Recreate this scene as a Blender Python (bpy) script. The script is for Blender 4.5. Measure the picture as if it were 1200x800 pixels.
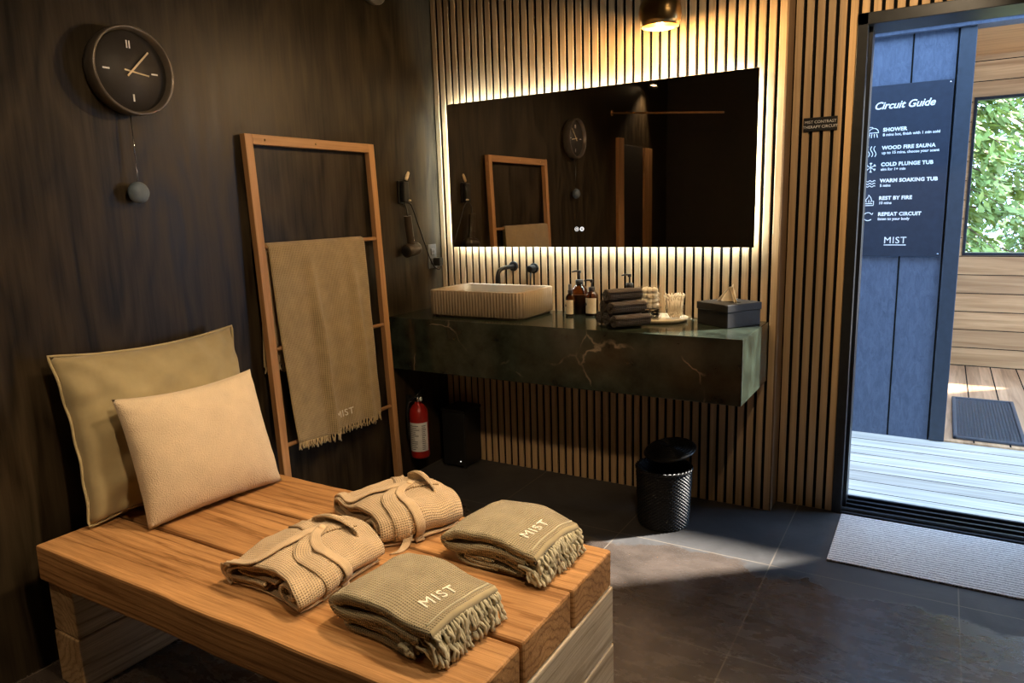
import bpy, bmesh, math, random
from mathutils import Vector, Matrix, noise
from mathutils.bvhtree import BVHTree

for o in list(bpy.data.objects):
    bpy.data.objects.remove(o)
scene = bpy.context.scene
COL = scene.collection
PI = math.pi
random.seed(7)

# ------------------------------------------------------------------ camera, world, sun, exposure
cam_data = bpy.data.cameras.new('camera')
cam = bpy.data.objects.new('camera', cam_data)
COL.objects.link(cam)
scene.camera = cam
cam_data.sensor_width = 36.0
cam_data.lens = 844.1 / 1200 * 36
cam_data.clip_start = 0.05
Rv = Vector((0.8610457, 0.5076597, -0.0296973))
Uv = Vector((-0.0676251, 0.1721882, 0.9827401))
Fv = Vector((-0.5040111, 0.8441758, -0.1825925))
cam.matrix_world = Matrix(((Rv.x, Uv.x, -Fv.x, 2.298), (Rv.y, Uv.y, -Fv.y, -3.135),
                           (Rv.z, Uv.z, -Fv.z, 1.350), (0, 0, 0, 1)))

SKY = (0.42, 0.64, 1.0)
SKY_STRENGTH = 10.0
SUN_STRENGTH = 30.0
SUN_TRAVEL = Vector((-1.0, -0.82, -1.09))
EXPOSURE = 0.0
PENDANT_W = 32.0
SPOT_W = 150.0
STRIP_E = 85.0

world = bpy.data.worlds.new('world')
scene.world = world
world.use_nodes = True
bg = world.node_tree.nodes['Background']
bg.inputs[0].default_value = (*SKY, 1)
bg.inputs[1].default_value = SKY_STRENGTH

sd = bpy.data.lights.new('sun', 'SUN')
sd.energy = SUN_STRENGTH
sd.angle = math.radians(2.2)
sd.color = (1.0, 0.93, 0.82)
sun = bpy.data.objects.new('sun', sd)
COL.objects.link(sun)
sun.rotation_euler = SUN_TRAVEL.to_track_quat('-Z', 'Y').to_euler()
sun.location = (6, 6, 6)

vs = scene.view_settings
vs.view_transform = 'Standard'
vs.look = 'None'
vs.exposure = EXPOSURE
vs.gamma = 1.0
vs.use_curve_mapping = False


# ------------------------------------------------------------------ materials
def lin(c):
    return tuple(((v / 255) / 12.92 if v / 255 <= 0.04045 else ((v / 255 + 0.055) / 1.055) ** 2.4) for v in c)


class NT:
    def __init__(self, name):
        self.m = bpy.data.materials.new(name)
        self.m.use_nodes = True
        self.t = self.m.node_tree
        self.b = self.t.nodes['Principled BSDF']

    def n(self, kind, **kw):
        nd = self.t.nodes.new(kind)
        for k, v in kw.items():
            if k in nd.inputs:
                nd.inputs[k].default_value = v
            else:
                setattr(nd, k, v)
        return nd

    def l(self, a, b):
        self.t.links.new(a, b)

    def coords(self, scale=(1, 1, 1), src='Object', rot=(0, 0, 0), loc=(0, 0, 0)):
        tc = self.n('ShaderNodeTexCoord')
        mp = self.n('ShaderNodeMapping')
        mp.inputs['Scale'].default_value = scale
        mp.inputs['Rotation'].default_value = rot
        mp.inputs['Location'].default_value = loc
        self.l(tc.outputs[src], mp.inputs['Vector'])
        return mp.outputs['Vector']

    def ramp(self, fac, stops):
        r = self.n('ShaderNodeValToRGB')
        e = r.color_ramp.elements
        while len(e) < len(stops):
            e.new(0.5)
        for el, (p, c) in zip(e, stops):
            el.position = p
            el.color = (*c[:3], 1) if len(c) >= 3 else (c[0],) * 3 + (1,)
        self.l(fac, r.inputs['Fac'])
        return r.outputs['Color']

    def bump(self, h, strength=0.3, dist=0.01, normal=None):
        b = self.n('ShaderNodeBump')
        b.inputs['Strength'].default_value = strength
        b.inputs['Distance'].default_value = dist
        self.l(h, b.inputs['Height'])
        if normal is not None:
            self.l(normal, b.inputs['Normal'])
        self.l(b.outputs['Normal'], self.b.inputs['Normal'])
        return b.outputs['Normal']

    def noise(self, vec, scale, detail=4, rough=0.55, dist=0.0):
        nd = self.n('ShaderNodeTexNoise')
        nd.inputs['Scale'].default_value = scale
        nd.inputs['Detail'].default_value = detail
        nd.inputs['Roughness'].default_value = rough
        nd.inputs['Distortion'].default_value = dist
        self.l(vec, nd.inputs['Vector'])
        return nd.outputs['Fac']


def plain(name, color, rough=0.5, metal=0.0, var=0.12, vscale=30, bump=0.08, bscale=120, coat=0.0, spec=None):
    k = NT(name)
    v = k.coords()
    f = k.noise(v, vscale)
    lo = tuple(c * (1 - var) for c in color)
    hi = tuple(min(1, c * (1 + var)) for c in color)
    k.l(k.ramp(f, [(0.3, lo), (0.7, hi)]), k.b.inputs['Base Color'])
    k.b.inputs['Roughness'].default_value = rough
    k.b.inputs['Metallic'].default_value = metal
    k.b.inputs['Coat Weight'].default_value = coat
    if spec is not None:
        k.b.inputs['Specular IOR Level'].default_value = spec
    if bump:
        k.bump(k.noise(v, bscale, 3), bump, 0.003)
    return k.m


def timber(name, dark, light, axis='X', center=(0, 0, 0), ring=26, rough=0.6, bump=0.35, spec=0.3):
    """sawn solid timber: growth rings around a core that runs along `axis`"""
    k = NT(name)
    s = {'X': (0.06, 1, 1), 'Y': (1, 0.06, 1), 'Z': (1, 1, 0.06)}[axis]
    v = k.coords(scale=s, loc=tuple(-c * q for c, q in zip(center, s)))
    n0 = k.n('ShaderNodeTexNoise')
    n0.inputs['Scale'].default_value = 6
    n0.inputs['Detail'].default_value = 3
    k.l(v, n0.inputs['Vector'])
    mix = k.n('ShaderNodeMixRGB')
    mix.blend_type = 'ADD'
    mix.inputs['Fac'].default_value = 0.16
    k.l(v, mix.inputs[1])
    k.l(n0.outputs['Color'], mix.inputs[2])
    w = k.n('ShaderNodeTexWave', wave_type='RINGS', rings_direction=axis)
    w.inputs['Scale'].default_value = ring
    w.inputs['Distortion'].default_value = 4.0
    w.inputs['Detail'].default_value = 4
    w.inputs['Detail Scale'].default_value = 2.2
    w.inputs['Detail Roughness'].default_value = 0.6
    k.l(mix.outputs[0], w.inputs['Vector'])
    fine = {'X': (2, 60, 60), 'Y': (60, 2, 60), 'Z': (60, 60, 2)}[axis]
    vf = k.coords(scale=fine)
    g = k.noise(vf, 3.0, 5, 0.65)
    blot = k.noise(k.coords(scale=s), 9, 4, 0.6)
    mid = tuple((a + b) / 2 for a, b in zip(dark, light))
    c1 = k.ramp(w.outputs['Fac'], [(0.0, light), (0.70, tuple(0.75 * a + 0.25 * b for a, b in zip(light, dark))), (0.93, mid), (1.0, dark)])
    c2 = k.ramp(g, [(0.28, (0.55, 0.50, 0.45)), (0.72, (1.18, 1.18, 1.18))])
    m1 = k.n('ShaderNodeMixRGB', blend_type='MULTIPLY')
    m1.inputs['Fac'].default_value = 0.75
    k.l(c1, m1.inputs[1])
    k.l(c2, m1.inputs[2])
    c3 = k.ramp(blot, [(0.3, (0.62, 0.56, 0.50)), (0.62, (1.12, 1.12, 1.12))])
    m2 = k.n('ShaderNodeMixRGB', blend_type='MULTIPLY')
    m2.inputs['Fac'].default_value = 0.8
    k.l(m1.outputs[0], m2.inputs[1])
    k.l(c3, m2.inputs[2])
    k.l(m2.outputs[0], k.b.inputs['Base Color'])
    k.b.inputs['Roughness'].default_value = rough
    k.b.inputs['Specular IOR Level'].default_value = spec
    n1 = k.bump(g, bump, 0.004)
    # saw marks across the grain
    return k.m


def grainy(name, dark, light, axis='Z', rough=0.5, stretch=0.04, scale=40, bump=0.15, blotch=0.35, spec=0.4):
    k = NT(name)
    s = {'X': (stretch, 1, 1), 'Y': (1, stretch, 1), 'Z': (1, 1, stretch)}[axis]
    v = k.coords(scale=s)
    f = k.noise(v, scale, 5, 0.6, 0.4)
    b = k.noise(v, scale * 0.18, 3, 0.6)
    c = k.ramp(f, [(0.3, dark), (0.7, light)])
    m = k.n('ShaderNodeMixRGB', blend_type='MULTIPLY')
    m.inputs['Fac'].default_value = blotch
    k.l(c, m.inputs[1])
    k.l(k.ramp(b, [(0.35, (0.55, 0.52, 0.5)), (0.65, (1.2, 1.2, 1.2))]), m.inputs[2])
    k.l(m.outputs[0], k.b.inputs['Base Color'])
    k.b.inputs['Roughness'].default_value = rough
    k.b.inputs['Specular IOR Level'].default_value = spec
    k.bump(f, bump, 0.003)
    return k.m


def cloth(name, color, cell=0.0055, depth=0.8, rough=0.95, waffle=True, var=0.12, nap=(700, 0.3, 0.001)):
    """woven cloth; UVs are in metres along the weave"""
    k = NT(name)
    tc = k.n('ShaderNodeTexCoord')
    sep = k.n('ShaderNodeSeparateXYZ')
    k.l(tc.outputs['UV'], sep.inputs[0])
    hs = []
    for ax in (0, 1):
        mul = k.n('ShaderNodeMath', operation='MULTIPLY')
        mul.inputs[1].default_value = 2 * PI / cell
        k.l(sep.outputs[ax], mul.inputs[0])
        sn = k.n('ShaderNodeMath', operation='COSINE')
        k.l(mul.outputs[0], sn.inputs[0])
        hs.append(sn.outputs[0])
    mx = k.n('ShaderNodeMath', operation='MAXIMUM')
    k.l(hs[0], mx.inputs[0])
    k.l(hs[1], mx.inputs[1])
    v = k.coords()
    f = k.noise(v, 18, 4)
    fz = k.noise(v, nap[0], 2)
    lo = tuple(c * (1 - var) for c in color)
    hi = tuple(min(1, c * (1 + var)) for c in color)
    col = k.ramp(f, [(0.3, lo), (0.7, hi)])
    if waffle:
        thread = k.ramp(mx.outputs[0], [(0.0, (0.62, 0.62, 0.62)), (0.9, (1.08, 1.08, 1.08))])  # waffle pits darkened in the colour, shade painted between the raised threads
        m = k.n('ShaderNodeMixRGB', blend_type='MULTIPLY')
        m.inputs['Fac'].default_value = 0.85
        k.l(col, m.inputs[1])
        k.l(thread, m.inputs[2])
        col = m.outputs[0]
    k.l(col, k.b.inputs['Base Color'])
    k.b.inputs['Roughness'].default_value = rough
    k.b.inputs['Specular IOR Level'].default_value = 0.15
    k.b.inputs['Sheen Weight'].default_value = 0.25
    if waffle:
        n1 = k.bump(mx.outputs[0], depth, 0.0016)
        k.bump(fz, 0.25, 0.001, n1)
    else:
        k.bump(fz, nap[1], nap[2])
    return k.m


def glow(name, color, strength):
    k = NT(name)
    k.b.inputs['Base Color'].default_value = (0.8, 0.8, 0.8, 1)
    k.b.inputs['Emission Color'].default_value = (*color, 1)
    k.b.inputs['Emission Strength'].default_value = strength
    return k.m


def glass(name, color=(1, 1, 1), rough=0.0, ior=1.45, thin=False):
    k = NT(name)
    if thin:
        out = k.t.nodes['Material Output']
        tr = k.n('ShaderNodeBsdfTransparent')
        tr.inputs[0].default_value = (*color, 1)
        gl = k.n('ShaderNodeBsdfGlossy')
        gl.inputs['Roughness'].default_value = 0.02
        lw = k.n('ShaderNodeLayerWeight')
        lw.inputs['Blend'].default_value = 0.5
        pw = k.n('ShaderNodeMath', operation='POWER')
        pw.inputs[1].default_value = 4.0
        k.l(lw.outputs['Facing'], pw.inputs[0])
        fr = k.n('ShaderNodeMath', operation='MULTIPLY_ADD')
        fr.inputs[1].default_value = 0.45
        fr.inputs[2].default_value = 0.035
        k.l(pw.outputs[0], fr.inputs[0])
        mx = k.n('ShaderNodeMixShader')
        k.l(fr.outputs[0], mx.inputs[0])
        k.l(tr.outputs[0], mx.inputs[1])
        k.l(gl.outputs[0], mx.inputs[2])
        k.l(mx.outputs[0], out.inputs['Surface'])
        return k.m
    k.b.inputs['Base Color'].default_value = (*color, 1)
    k.b.inputs['Transmission Weight'].default_value = 1
    k.b.inputs['Roughness'].default_value = rough
    k.b.inputs['IOR'].default_value = ior
    return k.m


M = {}


def plywood_mat():
    k = NT('dark_stained_plywood')
    v = k.coords(scale=(1, 1, 0.27))
    n0 = k.n('ShaderNodeTexNoise')
    n0.inputs['Scale'].default_value = 3.0
    n0.inputs['Detail'].default_value = 3
    k.l(v, n0.inputs['Vector'])
    mul = k.n('ShaderNodeMath', operation='MULTIPLY')
    mul.inputs[1].default_value = 9.0
    k.l(n0.outputs['Fac'], mul.inputs[0])
    fr = k.n('ShaderNodeMath', operation='PINGPONG')
    fr.inputs[1].default_value = 0.5
    k.l(mul.outputs[0], fr.inputs[0])
    fine = k.noise(k.coords(scale=(1, 1, 0.05)), 70, 4, 0.6)
    add = k.n('ShaderNodeMath', operation='MULTIPLY_ADD')
    add.inputs[1].default_value = 0.8
    k.l(fr.outputs[0], add.inputs[0])
    k.l(fine, add.inputs[2])
    c = k.ramp(add.outputs[0], [(0.35, (0.0085, 0.0058, 0.003)), (0.95, (0.043, 0.031, 0.017))])
    k.l(c, k.b.inputs['Base Color'])
    rr = k.ramp(add.outputs[0], [(0.3, (0.36,) * 3), (0.9, (0.46,) * 3)])
    k.l(rr, k.b.inputs['Roughness'])
    k.b.inputs['Specular IOR Level'].default_value = 0.28
    k.bump(add.outputs[0], 0.08, 0.004)
    return k.m


def tile_mat():
    k = NT('slate_floor_tile')
    tc = k.n('ShaderNodeTexCoord')
    sep = k.n('ShaderNodeSeparateXYZ')
    k.l(tc.outputs['Object'], sep.inputs[0])
    ds = []
    for ax, off, size in ((0, 1.825, 0.605), (1, -0.50, 0.625)):
        a = k.n('ShaderNodeMath', operation='SUBTRACT')
        a.inputs[1].default_value = off
        k.l(sep.outputs[ax], a.inputs[0])
        p = k.n('ShaderNodeMath', operation='PINGPONG')
        p.inputs[1].default_value = size / 2
        k.l(a.outputs[0], p.inputs[0])
        ds.append(p.outputs[0])
    mn = k.n('ShaderNodeMath', operation='MINIMUM')
    k.l(ds[0], mn.inputs[0])
    k.l(ds[1], mn.inputs[1])
    gr = k.n('ShaderNodeMath', operation='LESS_THAN')
    gr.inputs[1].default_value = 0.0022
    k.l(mn.outputs[0], gr.inputs[0])
    v = k.coords()
    f = k.noise(v, 3.5, 8, 0.62, 0.6)
    wn_ = k.noise(v, 2.2, 6, 0.62, 0.3)
    wa = k.n('ShaderNodeMath', operation='MULTIPLY_ADD')
    wa.inputs[1].default_value = 0.55
    k.l(wn_, wa.inputs[0])
    k.l(sep.outputs[1], wa.inputs[2])
    wsel = k.ramp(wa.outputs[0], [(0.0, (1, 1, 1)), (0.02, (0, 0, 0))])
    wb_ = k.n('ShaderNodeMath', operation='ADD')
    wb_.inputs[1].default_value = 0.30
    k.l(wa.outputs[0], wb_.inputs[0])
    wsel = k.ramp(wb_.outputs[0], [(0.0, (1, 1, 1)), (0.025, (0, 0, 0))])
    dry = k.ramp(f, [(0.3, (0.030, 0.029, 0.029)), (0.7, (0.078, 0.075, 0.076))])
    dk = k.n('ShaderNodeMixRGB', blend_type='MULTIPLY')
    dk.inputs[2].default_value = (1.20, 0.98, 0.82, 1)
    k.l(wsel, dk.inputs[0])
    k.l(dry, dk.inputs[1])
    mg = k.n('ShaderNodeMixRGB')
    mg.inputs[2].default_value = (0.15, 0.125, 0.10, 1)
    k.l(gr.outputs[0], mg.inputs[0])
    k.l(dk.outputs[0], mg.inputs[1])
    k.l(mg.outputs[0], k.b.inputs['Base Color'])
    rpat = k.ramp(k.noise(k.coords(scale=(1, 2.4, 1)), 7.0, 6, 0.7, 0.3), [(0.25, (0.17,) * 3), (0.75, (0.36,) * 3)])
    rmix = k.n('ShaderNodeMixRGB')
    rmix.inputs[1].default_value = (0.52, 0.52, 0.52, 1)
    k.l(wsel, rmix.inputs[0])
    k.l(rpat, rmix.inputs[2])
    k.l(rmix.outputs[0], k.b.inputs['Roughness'])
    k.l(k.ramp(wsel, [(0, (0.4,) * 3), (1, (0.95,) * 3)]), k.b.inputs['Specular IOR Level'])
    rip = k.noise(k.coords(scale=(1, 2.2, 1)), 26, 4, 0.65, 0.8)
    hh = k.n('ShaderNodeMath', operation='MULTIPLY_ADD')
    hh.inputs[1].default_value = 0.35
    k.l(rip, hh.inputs[0])
    k.l(f, hh.inputs[2])
    h = k.n('ShaderNodeMath', operation='SUBTRACT')
    k.l(hh.outputs[0], h.inputs[0])
    k.l(gr.outputs[0], h.inputs[1])
    k.bump(h.outputs[0], 0.22, 0.008)
    return k.m


def marble_mat():
    k = NT('dark_green_marble')
    v = k.coords(scale=(1, 1, 1))
    n0 = k.n('ShaderNodeTexNoise')
    n0.inputs['Scale'].default_value = 2.2
    n0.inputs['Detail'].default_value = 6
    k.l(v, n0.inputs['Vector'])
    mix = k.n('ShaderNodeMixRGB', blend_type='ADD')
    mix.inputs['Fac'].default_value = 0.35
    k.l(v, mix.inputs[1])
    k.l(n0.outputs['Color'], mix.inputs[2])
    vo = k.n('ShaderNodeTexVoronoi', feature='DISTANCE_TO_EDGE')
    vo.inputs['Scale'].default_value = 2.6
    k.l(mix.outputs[0], vo.inputs['Vector'])
    base = k.ramp(k.noise(v, 9, 7, 0.65), [(0.3, (0.007, 0.008, 0.006)), (0.75, (0.046, 0.062, 0.045))])
    vein = k.ramp(vo.outputs['Distance'], [(0.0, (1, 1, 1)), (0.012, (0, 0, 0))])
    patchy = k.ramp(k.noise(v, 3.0, 3), [(0.52, (0, 0, 0)), (0.62, (0.7, 0.7, 0.7))])
    mu = k.n('ShaderNodeMixRGB', blend_type='MULTIPLY')
    mu.inputs[0].default_value = 1
    k.l(vein, mu.inputs[1])
    k.l(patchy, mu.inputs[2])
    m = k.n('ShaderNodeMixRGB')
    m.inputs[2].default_value = (0.45, 0.37, 0.26, 1)
    k.l(mu.outputs[0], m.inputs[0])
    k.l(base, m.inputs[1])
    k.l(m.outputs[0], k.b.inputs['Base Color'])
    k.b.inputs['Roughness'].default_value = 0.16
    return k.m


def cedar_mat(name, dark, light, pitch, axis_ix, off, rough=0.55, grain='X', gap=0.004):
    """boards as a procedural pattern: groove every `pitch` along axis_ix"""
    k = NT(name)
    tc = k.n('ShaderNodeTexCoord')
    sep = k.n('ShaderNodeSeparateXYZ')
    k.l(tc.outputs['Object'], sep.inputs[0])
    dv = k.n('ShaderNodeMath', operation='MULTIPLY_ADD')
    dv.inputs[1].default_value = 1 / pitch
    dv.inputs[2].default_value = off
    k.l(sep.outputs[axis_ix], dv.inputs[0])
    fl = k.n('ShaderNodeMath', operation='FLOOR')
    k.l(dv.outputs[0], fl.inputs[0])
    wn = k.n('ShaderNodeTexWhiteNoise', noise_dimensions='1D')
    k.l(fl.outputs[0], wn.inputs['W'])
    s = {'X': (0.05, 1, 1), 'Y': (1, 0.05, 1)}[grain]
    v = k.coords(scale=s)
    ad = k.n('ShaderNodeVectorMath', operation='ADD')
    sc = k.n('ShaderNodeVectorMath', operation='SCALE')
    sc.inputs['Scale'].default_value = 3.0
    k.l(wn.outputs['Color'], sc.inputs[0])
    k.l(v, ad.inputs[0])
    k.l(sc.outputs[0], ad.inputs[1])
    f = k.noise(ad.outputs[0], 30, 5, 0.6, 0.6)
    c = k.ramp(f, [(0.3, dark), (0.68, light)])
    tint = k.ramp(wn.outputs['Value'], [(0, (0.82, 0.8, 0.78)), (1, (1.1, 1.1, 1.1))])
    m = k.n('ShaderNodeMixRGB', blend_type='MULTIPLY')
    m.inputs[0].default_value = 1
    k.l(c, m.inputs[1])
    k.l(tint, m.inputs[2])
    # knots
    vo = k.n('ShaderNodeTexVoronoi')
    vo.inputs['Scale'].default_value = 5.0
    ks = {'X': (0.45, 1, 1), 'Y': (1, 0.45, 1)}[grain]
    vk = k.coords(scale=ks)
    k.l(vk, vo.inputs['Vector'])
    kn = k.ramp(vo.outputs['Distance'], [(0.02, (0.35, 0.3, 0.25)), (0.09, (1, 1, 1))])
    m2 = k.n('ShaderNodeMixRGB', blend_type='MULTIPLY')
    m2.inputs[0].default_value = 0.8
    k.l(m.outputs[0], m2.inputs[1])
    k.l(kn, m2.inputs[2])
    k.l(m2.outputs[0], k.b.inputs['Base Color'])
    k.b.inputs['Roughness'].default_value = rough
    k.bump(f, 0.2, 0.003)
    return k.m


M['ply'] = plywood_mat()
M['tile'] = tile_mat()
M['marble'] = marble_mat()
M['slat'] = grainy('oak_slat', (0.43, 0.285, 0.145), (0.62, 0.44, 0.25), 'Z', 0.55, 0.03, 60, 0.12, 0.25)
M['trimwood'] = grainy('dark_oak_trim', (0.16, 0.095, 0.045), (0.24, 0.15, 0.08))
M['felt'] = plain('black_felt', (0.006, 0.006, 0.006), 0.95, bump=0.2, spec=0.1)
M['dark'] = plain('dark_paint', (0.022, 0.018, 0.014), 0.6)
M['ceil'] = plain('dark_ceiling_stain', (0.03, 0.022, 0.016), 0.6)
M['black'] = plain('black_metal', (0.012, 0.012, 0.013), 0.38, 0.6, bump=0.02)
M['blackplastic'] = plain('black_plastic', (0.012, 0.012, 0.012), 0.45, bump=0.03)
M['frame'] = plain('black_aluminium', (0.03, 0.033, 0.038), 0.35, 0.5, bump=0.02)
M['white'] = plain('white_print', (0.82, 0.82, 0.8), 0.7, bump=0)
M['brass'] = plain('aged_brass', (0.62, 0.42, 0.18), 0.30, 1.0, bump=0.02)
M['ladder'] = grainy('oiled_oak', (0.36, 0.185, 0.075), (0.54, 0.30, 0.135), 'Z', 0.5, 0.04, 70, 0.1, 0.3)
M['rung'] = grainy('oiled_oak_rung', (0.38, 0.20, 0.085), (0.56, 0.32, 0.145), 'Y', 0.5, 0.04, 70, 0.1, 0.3)
BD, BL = (0.30, 0.145, 0.05), (0.54, 0.30, 0.125)
M['beam'] = [timber('sawn_fir_%s' % n, BD, BL, 'X', c, 15) for n, c in
             (('front', (0, -2.05, 0.30)), ('middle', (0, -1.80, 0.25)), ('rear', (0, -1.60, 0.30)))]
M['pine'] = timber('pale_pine_beam', (0.42, 0.34, 0.235), (0.66, 0.57, 0.43), 'Y', (1.45, 0, 0.30), 14, bump=0.25)
M['pine2'] = timber('aged_pine_beam', (0.32, 0.21, 0.105), (0.56, 0.40, 0.23), 'Y', (0.20, 0, 0.22), 14, bump=0.25)
M['linen'] = cloth('olive_linen', (0.34, 0.28, 0.155), waffle=False, var=0.08)
M['boucle'] = cloth('cream_boucle', (0.66, 0.53, 0.37), waffle=False, var=0.06, nap=(300, 0.9, 0.004))
M['robe'] = cloth('oatmeal_waffle', (0.64, 0.475, 0.29), 0.0062, 0.9)
M['belt'] = cloth('oatmeal_tape', (0.66, 0.49, 0.305), 0.0035, 0.5)
M['towel'] = cloth('sage_waffle', (0.40, 0.335, 0.205), 0.0062, 1.0)
M['fringe'] = cloth('sage_thread', (0.52, 0.475, 0.335), waffle=False)
M['towel_hung'] = cloth('khaki_waffle', (0.46, 0.345, 0.18), 0.0065, 0.9)
M['fringe_hung'] = cloth('khaki_thread', (0.52, 0.40, 0.22), waffle=False)
M['darktowel'] = cloth('charcoal_towelling', (0.095, 0.072, 0.052), 0.007, 1.0)
M['thread'] = plain('white_thread', (0.85, 0.80, 0.68), 0.8, bump=0.2, bscale=500)
M['sink'] = plain('stone_composite', (0.31, 0.24, 0.16), 0.6, var=0.06, bump=0.06)
M['amber'] = glass('amber_glass', (0.25, 0.085, 0.02), 0.03)
M['soap'] = plain('dark_soap', (0.05, 0.018, 0.006), 0.3)
M['label'] = plain('cream_label', (0.66, 0.56, 0.40), 0.7, bump=0.02)
M['chrome'] = plain('steel', (0.6, 0.6, 0.6), 0.2, 1.0, bump=0)
M['clear'] = glass('clear_acrylic', (1, 1, 1), thin=True)
M['cotton'] = plain('cotton', (0.86, 0.80, 0.68), 0.95, bump=0.5, bscale=150)
M['swab'] = plain('swab_stick', (0.86, 0.76, 0.58), 0.8, bump=0)
M['elastic'] = plain('black_elastic', (0.02, 0.018, 0.016), 0.8)
M['tray'] = plain('cream_ceramic', (0.62, 0.53, 0.36), 0.35, bump=0.02)
M['leather'] = plain('black_leatherette', (0.030, 0.028, 0.028), 0.6, bump=0.25, bscale=260, spec=0.25)
M['tissue'] = plain('tissue_paper', (0.85, 0.76, 0.60), 0.9, bump=0.1)
M['red'] = plain('red_enamel', (0.42, 0.018, 0.012), 0.3, bump=0, coat=0.4)
M['wicker'] = plain('black_wicker', (0.005, 0.0046, 0.0046), 0.38, bump=0.2, spec=0.35)
M['rubber'] = plain('black_rubber', (0.06, 0.066, 0.078), 0.55, bump=0.3, bscale=400)
M['dryer'] = plain('bronze_plastic', (0.045, 0.033, 0.022), 0.35, 0.3, bump=0)
M['grey'] = plain('grey_plastic', (0.09, 0.095, 0.105), 0.45, bump=0)
M['bob'] = plain('slate_blue_stone', (0.15, 0.20, 0.26), 0.6, bump=0.3, bscale=200)
M['clockface'] = plain('charcoal_dial', (0.035, 0.030, 0.026), 0.6, bump=0.02)
M['clockcase'] = plain('graphite_case', (0.13, 0.11, 0.09), 0.32, 0.3, bump=0.02)
M['pale'] = plain('pale_gold', (0.72, 0.6, 0.4), 0.5, bump=0)
M['bluewall'] = None
M['trees'] = plain('conifer_leaf', (0.22, 0.31, 0.08), 0.6, var=0.45, vscale=4, bump=0)
M['bark'] = plain('conifer_bark', (0.16, 0.10, 0.06), 0.9, bump=0.5, bscale=20)
M['earth'] = plain('forest_floor', (0.12, 0.11, 0.06), 0.95, var=0.4, vscale=2, bump=0.5, bscale=10)
M['deckwood'] = cedar_mat('weathered_deck_board', (0.36, 0.32, 0.255), (0.68, 0.63, 0.53), 0.14, 1, -0.2, 0.6, 'X')
M['porchwood'] = cedar_mat('cedar_porch_board', (0.44, 0.24, 0.11), (0.74, 0.46, 0.25), 0.14, 0, 0.3, 0.55, 'Y')
M['siding'] = cedar_mat('cedar_siding_board', (0.34, 0.17, 0.06), (0.58, 0.335, 0.145), 0.145, 2, 0.0, 0.55, 'X')
M['trimblue'] = plain('slate_blue_trim', (0.030, 0.040, 0.056), 0.5, bump=0.08)


def siding_blue():
    k = NT('slate_blue_rough_siding')
    v = k.coords(scale=(1, 1, 0.35))
    f = k.noise(v, 45, 6, 0.7, 0.8)
    k.l(k.ramp(f, [(0.3, (0.050, 0.070, 0.115)), (0.7, (0.090, 0.120, 0.180))]), k.b.inputs['Base Color'])
    k.b.inputs['Roughness'].default_value = 0.6
    k.bump(f, 0.7, 0.006)
    return k.m


M['bluewall'] = siding_blue()
M['signboard'] = plain('navy_sign_panel', (0.022, 0.030, 0.048), 0.45, bump=0.02)


def mirror_mat():
    k = NT('smoked_mirror')
    k.b.inputs['Base Color'].default_value = (0.62, 0.58, 0.54, 1)
    k.b.inputs['Metallic'].default_value = 1
    k.b.inputs['Roughness'].default_value = 0.015
    return k.m


M['mirror'] = mirror_mat()


def rug_mat():
    k = NT('woven_grey_rug')
    v = k.coords()
    w = k.n('ShaderNodeTexWave', wave_type='BANDS', bands_direction='Y')
    w.inputs['Scale'].default_value = 17
    w.inputs['Distortion'].default_value = 1.5
    w.inputs['Detail'].default_value = 2
    k.l(v, w.inputs['Vector'])
    f = k.noise(k.coords(scale=(1, 2.0, 1)), 210, 3, 0.7)
    ad = k.n('ShaderNodeMath', operation='MULTIPLY_ADD')
    ad.inputs[1].default_value = 0.22
    k.l(w.outputs['Fac'], ad.inputs[0])
    k.l(f, ad.inputs[2])
    k.l(k.ramp(ad.outputs[0], [(0.42, (0.12, 0.13, 0.14)), (0.70, (0.85, 0.85, 0.83))]), k.b.inputs['Base Color'])
    k.b.inputs['Roughness'].default_value = 0.9
    k.bump(ad.outputs[0], 0.6, 0.004)
    return k.m


M['rug'] = rug_mat()


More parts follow.
